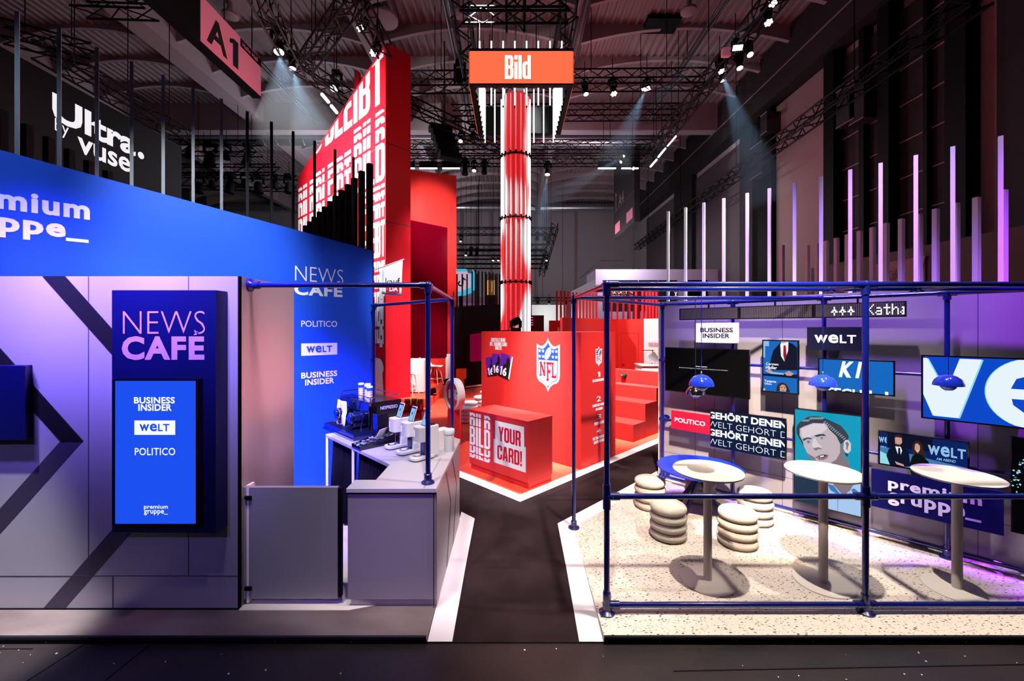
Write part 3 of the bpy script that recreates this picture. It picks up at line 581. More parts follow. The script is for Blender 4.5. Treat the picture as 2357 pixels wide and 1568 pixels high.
def ffpoly(pts, nm, m_, d=.002): MB().fprism(FF, [(fx(x),fz(y)) for x,y in pts], -.001, d).build(nm, m_, wall)
ffpoly([(99,636),(150.5,636),(489,1015),(437,1015)], 'upper_stripe', 'black_paint', .008)
ffpoly([(437,1015),(489,1015),(148.5,1402),(98.5,1402)], 'lower_stripe', 'grey_stripe')
ffpoly([(-198,636),(-147,636),(192,1015),(140,1015)], 'upper_stripe', 'black_paint', .008)
ffpoly([(140,1015),(192,1015),(-155,1402),(-207,1402)], 'lower_stripe', 'grey_stripe')
# projecting sign box
bx = thing('sign_box', 'navy sign box lettered NEWS CAFÉ projecting from the cafe front wall', 'sign', (fx(390),Y0,.75))
YB = 3.56; x0, x1, z0, z1 = fx(257,YB), fx(497,YB), fz(1227,YB), fz(668,YB); x2 = fx(524)
MB().prism([(x0,YB),(x1,YB),(x2,Y0-.03),(x2,Y0-.001),(x0,Y0-.001)], z0, z1).build('box_body', 'navy_box', bx, bevel=.004)
FX = Fr((0,YB,0),(1,0,0),(0,-1,0))
lt = MB()
def pxw(mb, fr, m2, xa, ya, xb, yb, d=.004): # letters between two sighted corners (upper left, lower right)
    u0,u1,v0,v1 = px_rect(fr,xa,ya,xb,yb); return words_on(mb,fr,m2,u0,u1,v0,v1,d)
pxw(lt, FX, text('NEWS',-.018), 284,716,473,769); lt.build('lettering', 'print_lilac', bx)
lt = MB(); pxw(lt, FX, text('CAFE',.04,1.12), 281,774,471,829); fxp = lambda x,y: FX.px(x,y)
lt.fpoly(FX, [fxp(446,771.5),fxp(452,771.5),fxp(460,765),fxp(452,765)], .004); lt.build('lettering', 'print_lilac', bx)
sd = thing('wall_screen', 'tall lit blue screen listing news brands on the navy sign box', 'screen', (fx(358,3.5),YB,.84))
YS = 3.5; FS = Fr((0,YS,0),(1,0,0),(0,-1,0))
MB().fbox(FS, fx(258,YS), fx(454,YS), fz(1211,YS), fz(873,YS), -.058, -.002).build('casing', 'gloss_black', sd, bevel=.003)
MB().fbox(FS, fx(265,YS), fx(450,YS), fz(1206,YS), fz(877,YS), -.003, .0).build('display', 'screen_blue', sd)
def slw(mb, txt, bold, xa, ya, xb, yb): return pxw(mb, FS, text(txt,bold,1.05), xa,ya,xb,yb,.003)
for q_ in (('BUSINESS',.03,309,914,403,929),('INSIDER',.03,319,930,396,946),('POLITICO',.008,311,1031,404,1048),('premium',.015,332,1162,387,1174),('gruppe_',.015,332,1174,387,1186)):
    lt = MB(); slw(lt,*q_).build('screen_text','screen_white',sd)
lt = MB(); a_ = px_rect(FS,310,968,404,1001); lt.fpoly(FS,[(a_[0],a_[2]),(a_[1],a_[2]),(a_[1],a_[3]),(a_[0],a_[3])],.003); lt.build('screen_text', 'screen_white', sd)
lt = MB(); pxw(lt,FS,welt(),322,975,391,993,.005); lt.build('screen_text', 'screen_blue', sd)
b2 = thing('sign_box', 'navy sign box cut by the left picture edge on the cafe wall', 'sign', (-4.7,Y0,1.5))
MB().prism([(-5.6,3.6),(fx(58,3.6),3.6),(fx(75),Y0-.02),(fx(75),Y0-.001),(-5.6,Y0-.001)], fz(1014,3.6), fz(842,3.6)).build('box_body', 'navy_box', b2, bevel=.004)
# ------------------------------------------------------------------ tall blue wall behind
ub = V((.73,.6826,0)).normalized(); nb = V((ub.y,-ub.x,0)); PB = at(858,900,7.0); PB.z = 0
FB = Fr((PB.x,PB.y,0), ub, nb); TLu, TLv = FB.px(0,345); TRu, TRv = FB.px(858,577); sl = (TRv-TLv)/(TRu-TLu)
bw = thing('blue_wall', 'tall blue cafe wall with sloping top and white lettering', 'partition wall', (PB.x,PB.y,0))
MB().fprism(FB, [(-6.0,0),(0,0),(0,TRv),(-6.0,TRv-6.0*sl)], -.14, 0).build('wall_panel', 'blue_wall', bw)
MB().fbox(FB,-.0,.02,0,TRv,-.14,.0).build('edge_profile', 'black', bw)
def bpx(mb, m2, xa, ya, xb, yb, xtop=None):  # letters on the blue wall: left/right columns, top/bottom rows sighted at the left column
    u0, v1 = FB.px(xa,ya); _, v0 = FB.px(xa,yb); u1, _ = FB.px(xb,ya); return words_on(mb,FB,m2,u0,u1,v0,v1,.004)
bpx(MB(),text('NEWS',-.016),679,611,790,646).build('lettering','print_white',bw); lt = MB(); bpx(lt,text('CAFE',.04,1.12),677,651,788,679)
q = [FB.px(*c) for c in ((775,652),(779,652),(784,647.5),(779,647.5))]; lt.fpoly(FB,q,.004).build('lettering','print_white',bw)
for q_ in ((text('POLITICO',.008),693,738,776,752.5),(text('BUSINESS',.03,1.05),693,858,776,872),(text('INSIDER',.03,1.05),702,874,769,888)): bpx(MB(),*q_).build('lettering','print_white',bw)
lt = MB(); a_ = FB.px(693,791), FB.px(693,819.5), FB.px(776,791); lt.fpoly(FB,[(a_[0][0],a_[1][1]),(a_[2][0],a_[1][1]),(a_[2][0],a_[0][1]),(a_[0][0],a_[0][1])],.003).build('lettering','print_white',bw); lt = MB()
u1_, v1_ = FB.px(206,478); u0_, v0_ = FB.px(206,508); hgt = v1_-v0_
pm, gp = text('premium',.04,1.12), text('gruppe_',.04,1.12)
ur = FB.px(207,490)[0]; ul = FB.px(1,490)[0]; wd = (ur-ul)/.585
xh = hgt*1.38
words_on(lt,FB,pm,ur-wd,ur,v0_-.40*hgt,v0_+1.45*hgt).build('lettering','print_white',bw); lt = MB()
ur2 = FB.px(204,550)[0]; vb_ = FB.px(204,553)[1]; words_on(lt,FB,gp,ur2-wd*1.01,ur2,vb_-.42*hgt,vb_+1.0*hgt)
lt.build('lettering', 'print_white', bw)
lt = MB(); bpx(lt,welt(),705,796.5,764,812.5); 
for q_ in range(len(lt.v)): lt.v[q_] += nb*.003
lt.build('lettering', 'blue_wall', bw)
# slender posts on and behind the blue wall
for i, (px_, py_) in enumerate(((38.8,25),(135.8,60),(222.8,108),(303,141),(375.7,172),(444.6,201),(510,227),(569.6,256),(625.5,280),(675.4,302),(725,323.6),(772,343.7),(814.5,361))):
    u, v = FB.px(px_,py_,-.22); o = MB().fbox(FB,u-.017,u+.017,0,v,-.254,-.22).build('slat_post', 'post_steel_lit' if i<7 else 'dark_metal'); tag(o, 'tall slender post rising behind the blue wall, %s from the left' % ORD[i], 'post', 'tall posts behind the blue wall')  # left posts paler, the rest dark: light on the row put into the metal
for i, (px_, py_) in enumerate(((5,254),(64,288),(114,317),(162,345),(206,371),(249,394))):
    Y_ = -6.0*F/(px_-CX); p = at(px_,py_,Y_); o = MB().box(-6.05,-5.97,p.y-.04,p.y+.04,0,p.z).build('slat_post', 'black'); tag(o, 'short black post before the dark letter sign, %s from the left' % ORD[i], 'post', 'short black posts at the left')
FQ = Fr((PB.x-.12,PB.y+.12,0),(.715,-.7,0),(-.7,-.715,0))
for i, (px_, py_) in enumerate(((698.5,519),(707.7,509.7),(718,499),(730.4,487),(742,475.5),(754.5,463),(766.9,450),(780.5,437),(795,424),(810,409),(826.7,393),(845,376))):
    u, v = FQ.px(px_,py_); o = MB().fbox(FQ,u-.045,u+.045,0,v,-.09,0).build('slat_post', 'black'); tag(o, 'black square post before the red tower, %s of a rising row from its low end' % ORD[i], 'post', 'rising row of black posts')
# ------------------------------------------------------------------ low gate and bar counter
g = thing('swing_gate', 'low grey swing gate between the cafe wall and the counter', 'gate', (fx(676,3.75),3.75,.05))
YG = 3.75
MB().box(fx(574,YG),fx(777,YG),YG,YG+.04,fz(1379,YG),fz(1122,YG)).build('door_leaf', 'satin_alu', g, bevel=.003)
MB().box(fx(778,YG),fx(785,YG)+.0,YG+.006,YG+.046,fz(1376,YG),fz(1125,YG)).build('edge_profile', 'black', g)
MB().box(fx(553,YG),fx(566,YG),YG-.01,YG+.1,.06,fz(1121,YG)).build('gate_post', 'satin_alu', g); MB().box(fx(566,YG)+.001,fx(573,YG)-.002,YG+.005,YG+.09,.02,fz(1118,YG)).build('hinge_strip', 'cream_lacquer', g)
for py_ in (1145,1353): MB().box(fx(565,YG),fx(580,YG),YG-.02,YG-.002,fz(py_+4,YG),fz(py_-4,YG)).build('hinge', 'black', g, bevel=.002)
ct = thing('bar_counter', 'angled satin grey bar counter with white top beside the aisle', 'counter', (-1.0,4.4,0))
TOP = 1.07; P1 = [(-1.485,3.713),(-.677,3.713),(-.668,5.377),(-1.80,6.51),(-2.53,5.63),(-1.29,4.377),(-1.29,3.93),(-1.485,3.93)]
MB().prism(P1, TOP-.04, TOP).build('worktop', 'steel_top' if 'steel_top' in M else mat('steel_top','#cfd0d6',.34,.25), ct, bevel=.004)
MB().box(-1.475,-.688,3.725,3.745,.07,TOP-.042).build('front_panel', 'satin_alu', ct); MB().box(-.698,-.679,3.75,5.37,.005,TOP-.042).build('side_panel', 'satin_alu', ct)
MB().box(-1.455,-.70,3.75,3.77,0,.068).build('plinth', 'satin_alu', ct); MB().box(-1.47,-1.45,3.75,3.93,.07,TOP-.042).build('side_panel', 'satin_alu', ct)
MB().bar((-.69,5.36,.52),(-1.78,6.45,.52),.02,1.0).build('outer_panel', 'satin_alu', ct)
MB().box(-.705,-.70,3.716,3.725,.0,TOP-.04).build('seam_line', 'black', ct); MB().box(-1.485,-.68,3.712,3.716,TOP-.048,TOP-.04).build('seam_line', 'black', ct)
MB().bar((-.79,3.715,TOP+.0005),(-.79,4.6,TOP+.0005),.004,.001).build('seam_line', 'alu_seam', ct)
for sx, y0_, y1_ in ((-.6775,4.25,4.62),(-.6775,4.7,5.1)):
    fr = Fr((sx,0,0),(0,1,0),(1,0,0)); MB().fprism(fr,[(y0_,TOP-.05),(y0_+.05,TOP-.05),(y1_,.6),(y0_+.1,.02),(y0_+.05,.02),(y1_-.05,.6)],-.001,.001).build('stripe', 'grey_stripe', ct)
for p_ in ((-2.50,5.62),(-1.93,5.05)): MB().box(p_[0]-.015,p_[0]+.015,p_[1]-.015,p_[1]+.015,0,TOP-.04).build('leg', 'white_paint', ct)
for a_, b_, nm in (((-2.46,5.60),(-1.95,5.085),'left'),((-1.90,5.035),(-1.33,4.45),'right')):
    fr = Fr((*a_,0), (b_[0]-a_[0],b_[1]-a_[1],0), (-1,-1,0)); L = (V((*b_,0))-V((*a_,0))).length; n_ = 46
    mb = MB(); vs = []
    for i in range(n_+1):
        u = L*i/n_; d = .02*math.sin(i*1.3)+.008*math.sin(i*.47); vs += [fr.p(u,.03,-.05+d*1.6+.03), fr.p(u,TOP-.045,-.05+d*.4)]
    mb.add(vs, [(2*i,2*i+2,2*i+3,2*i+1) for i in range(n_)]); o = mb.build('drape', 'drape', ct, smooth=80); sm = o.modifiers.new('cloth','SOLIDIFY'); sm.thickness = .004
mb = MB()
fr = Fr((-1.31,4.4,0),(0,-1,0),(-1,0,0)); vs=[]
for i in range(26):
    u = .44*i/25; d = .015*math.sin(i*1.4); vs += [fr.p(u,.03,-.03+d), fr.p(u,TOP-.045,-.03+d*.3)]
mb.add(vs,[(2*i,2*i+2,2*i+3,2*i+1) for i in range(25)]); o = mb.build('drape','drape',ct,smooth=80); sm = o.modifiers.new('cloth','SOLIDIFY'); sm.thickness=.004
for px_, py_, r_ in ((707,1151,.011),(766,1218,.009),(946,1169,.013),(955,1271,.013),(820,1284,.011),(903,1345,.008),(842,1358,.007),(666,1334,.008)):
    pass
# ------------------------------------------------------------------ pipe frames
def flange(t_, p, ax=(0,0,1), r=.062):
    MB().lathe([(r,0),(r,.012),(r*.72,.024),(.037,.03),(.037,.085),(.032,.09)], p, 16, ax).build('flange', 'pipe_joint', t_, smooth=40)
def joint(t_, p, axes, L=.075, r=.034):
    mb = MB().ball(p, r*1.1, 12, 8)
    for a in axes: a = V(a).normalized(); mb.tube(V(p), V(p)+a*L, r, 12)
    mb.build('pipe_fitting', 'pipe_joint', t_, smooth=40)
def pipe(t_, a, b, r=.024, nm='pipe'): return MB().tube(a, b, r, 14).build(nm, 'pipe_blue', t_, smooth=40)
X_, Y_, Z_ = (1,0,0), (0,1,0), (0,0,1)
pl = thing('pipe_frame', 'glossy blue pipe frame over the bar counter, fixed to the cafe wall', 'pipe frame', (-.78,3.85,TOP))
zt = 2.905; q1, q2, q3 = V((-.779,3.847,zt)), V((-.82,5.68,zt)), V((PB.x+.06,PB.y-.12,zt-.02))
pipe(pl, (XR,3.847,zt), q1); pipe(pl, q1, q2); pipe(pl, q2, q3); pipe(pl, (q1.x,q1.y,TOP), q1); pipe(pl, (q2.x,q2.y,TOP), q2); pipe(pl, (q3.x,q3.y,0), q3)
flange(pl,(XR,3.847,zt),(1,0,0)); flange(pl,(q1.x,q1.y,TOP)); flange(pl,(q2.x,q2.y,TOP)); flange(pl,(q3.x,q3.y,.004))
joint(pl,q1,((-1,0,0),Y_,(0,0,-1))); joint(pl,q2,((0,-1,0),(q3-q2),(0,0,-1))); joint(pl,q3,((q2-q3),(0,0,-1)))
for z_ in (zt-.02, at(853,828,7).z): 
    MB().tube((q3.x,q3.y,z_), V((q3.x,q3.y,z_))-V((nb.x,nb.y,0))*.06, .03, 12).build('wall_clamp', 'pipe_joint', pl, smooth=40)
pr = thing('pipe_frame', 'glossy blue pipe frame around the terrazzo lounge', 'pipe frame', (.83,3.645,0))
zt = 2.89; p1 = V((.833,3.645,zt)); p2 = V((3.11,3.65,zt)); p4 = V((.775,5.2,zt)); p5 = V((2.47,6.80,zt)); XE = 6.4
WL = 9.27                                    # posts in front of the display wall stand on x+y = WL
def wl(px_): k = (px_-CX)/F; y = WL/(1+k); return V((WL-y,y,0))
p5, p6, p7, p8 = [V((q.x,q.y,zt)) for q in (wl(1525),wl(1687),wl(1897),wl(2180))]; p9 = V((WL-3.8,3.8,zt))
yc = 4.06; pc0, pc1 = V((p1.x,yc,zt)), V((XE,yc,zt))
for a, b in ((p1,(XE,3.645,zt)),(p1,p4),(pc0,pc1),(p4,p7+V((.05,0,0))),(p4,p5),(p5,p9),((p2.x,3.65,zt),(p2.x,yc,zt)),((p2.x+.85,3.65,zt+.0),(p2.x+.85,yc,zt))): pipe(pr,a,b)
for p in (p1,p2): pipe(pr,(p.x,p.y,0),p,.025); flange(pr,(p.x,p.y,.004),r=.07)
for p in (p4,p5,p6,p7,p8): pipe(pr,(p.x,p.y,0),p)
for p in (p4,p8): flange(pr,(p.x,p.y,.004),r=.07)
for z_ in (1.027,.075): pipe(pr,(p1.x,p1.y,z_),(XE,3.645,z_)); joint(pr,(p1.x,p1.y,z_),(X_,Z_,(0,0,-1)),.11); joint(pr,(p2.x,p2.y,z_),(X_,(-1,0,0),Z_,(0,0,-1)),.09)
for z_ in (1.985,1.02,.09): 
    pipe(pr,(p5.x,p5.y,z_),(p9.x,p9.y,z_),.02)
    for p in (p5,p6,p7,p8): joint(pr,(p.x,p.y,z_),((.7,-.7,0),(-.7,.7,0),Z_,(0,0,-1)),.05,.03)
    MB().tube((p5.x,p5.y,z_),(p5.x+.08,p5.y+.08,z_),.028,12).lathe([(.055,0),(.055,.015)],(p5.x+.11,p5.y+.11,z_),12,(-1,-1,0)).build('wall_clamp','pipe_joint',pr,smooth=40)
joint(pr,p1,(X_,Y_,(0,0,-1)),.1); joint(pr,p2,(X_,(-1,0,0),Y_,(0,0,-1)),.09); joint(pr,p4,(X_,(0,-1,0),(.7,.7,0),(0,0,-1))); joint(pr,p5,((-.7,-.7,0),(.7,-.7,0),(0,0,-1))); joint(pr,pc0,(X_,Y_,(0,-1,0)))
for p in (p6,p7,p8): joint(pr,p,((.7,-.7,0),(-.7,.7,0),(0,0,-1)))
for x_ in (p2.x,p2.x+.85): joint(pr,(x_,yc,zt),(X_,(-1,0,0),(0,-1,0)),.06)
for p in (p1,p2):
    for z_ in (1.027,.075):
        for k in (.05,.085): MB().ball((p.x+k,p.y-.034,z_+.004),.006,8,6).build('set_screw','chrome',pr)

# ------------------------------------------------------------------ on the counter
mat('machine_black', '#0c0c10', .18, coat=.3); mat('machine_blue', '#0b1738', .2, coat=.4); mat('cup_blue', '#1a5cb8', .5); mat('towel', '#f3f2f0', .9, bump=.4)
em_ = thing('espresso_machine', 'large black and blue two-group espresso machine on the bar', 'coffee machine', (-2.2,5.9,TOP))
o0 = V((-1.86,5.42,TOP)); wv, dv = V((-S2,S2,0)), V((S2,S2,0))
FA = Fr(o0, -wv, -dv)                        # its front looks to the lower left; u runs right
FSd = Fr(o0, dv, -wv)                        # its side toward the aisle
def eb(u0,u1,v0,v1,d0,d1,nm,m_,bev=.004,par=None): return MB().fbox(FA,-u1,-u0,v0,v1,-d1,-d0).build(nm,m_,par or em_,bevel=bev)
eb(.0,.92,.30,.46,.0,.46,'upper_body','machine_black'); eb(.0,.92,.04,.30,.16,.46,'rear_body','machine_black'); eb(-.004,.0,.04,.46,.02,.46,'side_panel','machine_black',.001)
eb(-.006,.0,.04,.455,-.012,.02,'corner_trim','chrome',.002); eb(.005,.915,.32,.44,-.012,.0,'front_panel','machine_blue')
tr = eb(-.01,.95,.0,.085,-.22,.17,'drip_tray','machine_blue'); gr = MB()
for i in range(22): gr.fbox(FA,-.93+.043*i,-.915+.043*i,.085,.09,-.15,.20)
gr.build('grille','dark_metal',tr)
eb(-.012,.955,.0,.03,-.235,-.22,'tray_front','chrome',.002)
lt = MB(); words_on(lt,FSd,text('NESPRESSO',.01),.15,.40,.35,.395,.006); lt.build('lettering','print_white',em_)
for i, u in enumerate((.22,.66)):
    P = FA.p(-u,.25,.06); gh = MB().lathe([(.05,-.12),(.075,-.1),(.075,.09),(.06,.12)],P,18,-dv).build('group_head','machine_blue',em_,smooth=40)
    MB().lathe([(.076,.08),(.078,.1),(.05,.125)],P,18,-dv).build('end_cap','chrome',gh,smooth=40)
    MB().tube(FA.p(-u-.1,.27,.02),FA.p(-u-.12,.42,.06),.008,8).ball(FA.p(-u-.12,.43,.06),.018,8,6).build('lever','machine_black',em_,smooth=60)
    MB().tube(FA.p(-u,.19,.1),FA.p(-u,.13,.1),.03,12,.02).tube(FA.p(-u,.16,.1),FA.p(-u+.02,.15,.22),.012,8).build('spout','chrome',em_,smooth=50)
for u in (.06,.44,.86): MB().path([FA.p(-u,.30,.05),FA.p(-u,.14,.09),FA.p(-u-.02,.07,.07)],.007,8).build('steam_wand','chrome',em_,smooth=50)
MB().path([FA.p(-.9,.46,-.02),FA.p(-.9,.52,-.02),FA.p(-.02,.52,-.02),FA.p(-.02,.46,-.02)],.006,8).path([FA.p(-.02,.52,-.02),FA.p(-.02,.52,-.44),FA.p(-.9,.52,-.44),FA.p(-.9,.52,-.02)],.006,8).build('cup_rail','chrome',em_,smooth=50)
for u in (.02,.9): MB().fbox(FA,-u-.02,-u+.02,-.0,.04,-.4,-.36).build('foot','dark_metal',em_)
gd = thing('coffee_grinder','black upright box with glossy sides beside the espresso machine','grinder',(-1.70,5.28,TOP))
g0 = V((-1.76,5.24,TOP)); FG = Fr(g0, -wv, -dv)
MB().fbox(FG,0,.13,0,.36,-.26,0).build('housing','machine_black',gd,bevel=.005)
for i,(u,dd,n_) in enumerate(((.50,.12,4),(.38,.16,4),(.27,.10,4),(.12,.06,4))):
    P = FA.p(-u,.462,-dd); cs = thing('cup_stack','blue and white paper cup stack on the espresso machine, %s from the wall side'%ORD[i],'cups',P,'paper cup stacks')
    for k in range(n_): 
        z0_ = .034*k
        MB().lathe([(.034,z0_),(.037,z0_+.02),(.041,z0_+.033),(.041,z0_+.036)],P,16).build('cup','white_paint',cs,smooth=40)
    z0_ = .034*n_; MB().lathe([(.036,z0_),(.042,z0_+.045)],P,16).build('cup','cup_blue',cs,smooth=40); MB().lathe([(.043,z0_+.045),(.043,z0_+.055),(.036,z0_+.068),(0,z0_+.07)],P,16).build('lid','white_gloss',cs,smooth=40)
tw = thing('tea_towel','white tea towel hanging on the espresso machine front','towel',FA.p(-.66,.1,.1))
mb = MB(); vs = []
for i in range(9):
    for j in range(8): vs.append(FA.p(-.78+.035*i,.075+.05*j,.10+.012*math.sin(i*1.1+j*.5)+(.03 if j<4 else 0)*.4))
mb.add(vs,[(i*8+j,(i+1)*8+j,(i+1)*8+j+1,i*8+j+1) for i in range(8) for j in range(7)]); o=mb.build('cloth','towel',tw,smooth=80); sm=o.modifiers.new('cloth','SOLIDIFY'); sm.thickness=.006
# capsule tray with napkins
ctz = thing('capsule_tray','sloping black tray of coloured coffee capsules and napkins on the bar','tray',(-1.62,4.98,TOP))
t0 = V((-1.78,4.86,TOP)); FT = Fr(t0, dv, -wv); 
tfr = [(0,0),(.50,0),(.50,.13),(0,.04)]
MB().fprism(FT,tfr,-.0,.006).fprism(FT,tfr,-.226,-.22).fprism(FT,[(0,0),(.5,0),(.5,.085),(0,.012)],-.22,0).build('box_body','machine_black',ctz)
cols = [mat('cap_%d'%i,c,.3,.6) for i,c in enumerate(('#1fb5c4','#f0c9bd','#e9e4da','#7a5a3a','#c9d4dc'))]
for i in range(40):
    u = .02+.045*(i//4)+.006*random.random(); d = -.03-.05*(i%4); z = .02+.155*u+random.uniform(0,.012)
    if i//4 >= 10: break
    P = FT.p(u,z,d); MB().lathe([(.012,0),(.019,.022),(.021,.024),(0,.026)],P,10,(random.uniform(-.4,.4),random.uniform(-.4,.4),1)).build('capsule',cols[(i*7+i//4)%5],ctz,smooth=40)
for i in range(3):
    nk = MB(); b_ = FT.p(.22+.05*i,.09,-.07-.04*i)
    nk.add([b_,b_+V((.05,.02,.10)),b_+V((.11,.08,.11)),b_+V((.06,.07,.0))],[(0,1,2,3)]).build('napkin',['paper','pale_panel','paper'][i],ctz).modifiers.new('fold','SOLIDIFY').thickness=.004
# three white machines with tablets
def milk(o_, lab):
    t_ = thing('capsule_machine',lab,'coffee machine',o_,'white capsule machines'); fr = Fr(o_, -wv, -dv)
    hw = .078
    base = rrect(-hw,-.10,hw,.19,.06); ins = lambda pts, z0, z1: MB().add([fr.p(u,z0,-d) for u,d in pts]+[fr.p(u,z1,-d) for u,d in pts], [list(range(len(pts)))[::-1],list(range(len(pts),2*len(pts)))]+[(i,(i+1)%len(pts),len(pts)+(i+1)%len(pts),len(pts)+i) for i in range(len(pts))])
    ins(base,.012,.045).build('base','white_gloss',t_,smooth=40,bevel=.004); ins(rrect(-hw+.01,-.085,hw-.01,.18,.05),0,.012).build('foot','dark_metal',t_)
    ins(rrect(-.045,-.07,.045,.03,.04),.045,.052).build('cup_grate','chrome',t_,smooth=40); ins(rrect(-.03,-.05,.03,.01,.028),.052,.058).build('cup_ring','white_gloss',t_,smooth=40)
    ins(rrect(-.074,.06,.074,.22,.015),.03,.36).build('body','white_gloss',t_,bevel=.006); ins(rrect(-.04,.05,.04,.062,.004),.05,.2).build('recess','machine_black',t_)
    ins(rrect(-hw,-.035,hw,.10,.045),.20,.36).build('head','white_gloss',t_,smooth=40,bevel=.004); ins(rrect(-.045,.11,.045,.20,.02),.36,.368).build('capsule_slot','dark_metal',t_)
    for k in range(4): MB().ball(fr.p(-.03,.26+.018*k,.036),.004,6,4).build('level_dot','lamp_bar',t_)
    f2 = Fr(fr.p(0,0,0), fr.u, fr.n); tl = lambda u,v,d: fr.p(u,.355+v,-.06-.35*v-d)
    def slab(u0,u1,v0,v1,d0,d1): return MB().hexa([tl(u0,v0,d0),tl(u1,v0,d0),tl(u1,v0,d1),tl(u0,v0,d1),tl(u0,v1,d0),tl(u1,v1,d0),tl(u1,v1,d1),tl(u0,v1,d1)])
    tb = slab(-.05,.05,.0,.17,.0,.014).build('tablet','white_gloss',t_,bevel=.003); slab(-.046,.046,.006,.164,-.002,.001).build('bezel','gloss_black',tb); slab(-.04,.04,.013,.148,-.003,-.001).build('screen','pic_blue_l',tb)
    slab(-.012,.012,.08,.11,-.004,-.0025).build('screen_icon','pic_blue',tb)
    return t_
m0 = V((-1.02,4.53,TOP)); mk = milk(m0,'white tablet-topped capsule machine nearest the front of the bar')
dup(mk, m0+V((-.2,.22,0)), 0, 'white tablet-topped capsule machine in the middle of three'); dup(mk, m0+V((-.4,.44,0)), 0, 'white tablet-topped capsule machine nearest the espresso machine')
cn = thing('cup_dispenser','white cylinder with wider lid at the aisle edge of the counter','canister',(-.735,4.85,TOP))
MB().lathe([(.055,0),(.058,.01),(.058,.20),(.05,.205)],(-.735,4.85,TOP),24).build('canister','white_paint',cn,smooth=40); MB().lathe([(.062,.20),(.064,.205),(.064,.25),(.06,.258),(0,.26)],(-.735,4.85,TOP),24).build('lid','white_gloss',cn,smooth=40)
o = MB(); fr = Fr((-.90,4.98,TOP),dv,-wv); o.fbox(fr,0,.2,0,.2,-.14,0); o = o.build('carton','white_paint',bevel=.004); tag(o,'plain white carton standing behind the white cylinder','carton')

# ------------------------------------------------------------------ lounge furniture
def tall_table(px_,py_,lab):
    p = gz(px_,py_); t_ = thing('bar_table',lab,'table',(p.x,p.y,.004),'white bar tables'); q = V((p.x,p.y,.004))
    MB().lathe([(.254,0),(.258,.004),(.254,.011),(.05,.02),(0,.02)],q,48).build('base','cream_lacquer',t_,smooth=40)
    MB().lathe([(.039,.018),(.039,1.085)],q,32).build('stem','cream_lacquer',t_,smooth=40)
    MB().lathe([(.305,1.076),(.322,1.083),(.325,1.097),(.322,1.10),(0,1.10)],q,64).build('table_top','cream_lacquer',t_,smooth=30)
    return t_
t1 = tall_table(1629,1338,'white bar table in front of the blue round table'); q = gz(1895,1342); dup(t1,(q.x,q.y,.004),0,'white bar table before the large portrait screen'); q = gz(2203,1358); dup(t1,(q.x,q.y,.004),0,'white bar table before the premium gruppe sign')
bt = thing('lounge_table','lower round blue table with crossed slanting legs','table',gz(1610,1176)); c = gz(1610,1176); c.z = .004
mat('table_blue','#0a2fc0',.35); 
MB().lathe([(.535,.575),(.55,.58),(.55,.596),(.546,.60),(0,.60)],c,64).build('table_top','table_blue',bt,smooth=30)
for k in range(4):
    a = math.pi/4*(2*k+.7); d = V((math.cos(a),math.sin(a),0)); MB().bar(c+d*-.07+V((0,0,.575)), c+d*.33+V((0,0,0)), .03,.06).build('leg','navy_box',bt,bevel=.003)
def stool(q, lab, m_='boucle', scale=1, grp='stacked ring stools', r=.208):
    t_ = thing('pouf_stool',lab,'stool',q,grp); h = .101
    for i in range(4):
        rr_ = r*(1.0 if i<3 else .98); prof = [(rr_*.62,i*h+.004)] + [(rr_-.05+.056*math.cos(a), i*h+h/2+(h/2)*math.sin(a)) for a in [math.radians(-82+164*k/9) for k in range(10)]] + ([(rr_*.6,i*h+h),(0,i*h+h+.004)] if i==3 else [(rr_*.62,i*h+h)])
        MB().lathe(prof,q,36).build('seat_cushion' if i==3 else 'ring_cushion',m_,t_,smooth=70)
    return t_
s0_ = gz(1538,1236); st = stool(V((s0_.x,s0_.y,.004)),'cream ring stool left of the front bar table stem')
for px_, py_, lb in ((1698,1253,'cream ring stool right of the front bar table stem, nearest the pipe rail'),(1496,1167,'cream ring stool at the aisle edge of the terrazzo'),(1738,1201,'cream ring stool behind, under the portrait screen'),(1612,1152,'cream ring stool hidden behind the blue table legs')):
    q = gz(px_,py_); dup(st,(q.x,q.y,.004),random.uniform(0,6),lb)
def pendant(px_,py_,Y,lab,m_,up,r=.115):
    c = at(px_,py_,Y); t_ = thing('pendant_lamp',lab,'lamp',c,'dome pendant lamps')
    dome = [(r*math.cos(a),r*.95*math.sin(a)) for a in [math.radians(90*k/8) for k in range(9)]]
    MB().lathe([(r*.94,0)]+dome[:-1]+[(0.004,r*.95)],c-V((0,0,.02)),32).build('lamp_shade',m_,t_,smooth=60)
    MB().lathe([(0,-r*.62),(r*.3,-r*.56),(r*.5,-r*.36),(r*.58,-.02),(r*.5,.0)],c,28).build('lower_bowl',m_ if m_=='chrome' else 'lamp_glass',t_,smooth=60)
    MB().lathe([(.008,r*.9),(.008,r*1.15),(.003,r*1.2)],c-V((0,0,.02)),10).build('cap','steel_brushed',t_,smooth=40)
    MB().tube(c+V((0,0,r)),(c.x,c.y,up),.0035,6).build('cord','pipe_blue' if m_!='chrome' else 'dark_metal',t_)
mat('lamp_glass','#5a78e0',.1,coat=1)
pendant(1614.5,883,4.06,'blue dome pendant lamp before the black screen','lamp_blue',2.87); pendant(1894,883,4.06,'blue dome pendant lamp before the KI screen','lamp_blue',2.87); pendant(2183,883,4.06,'blue dome pendant lamp before the large VE screen','lamp_blue',2.87)
pendant(1601,903,5.22,'chrome dome pendant lamp hanging lower behind the first blue one','chrome',2.87,.118)

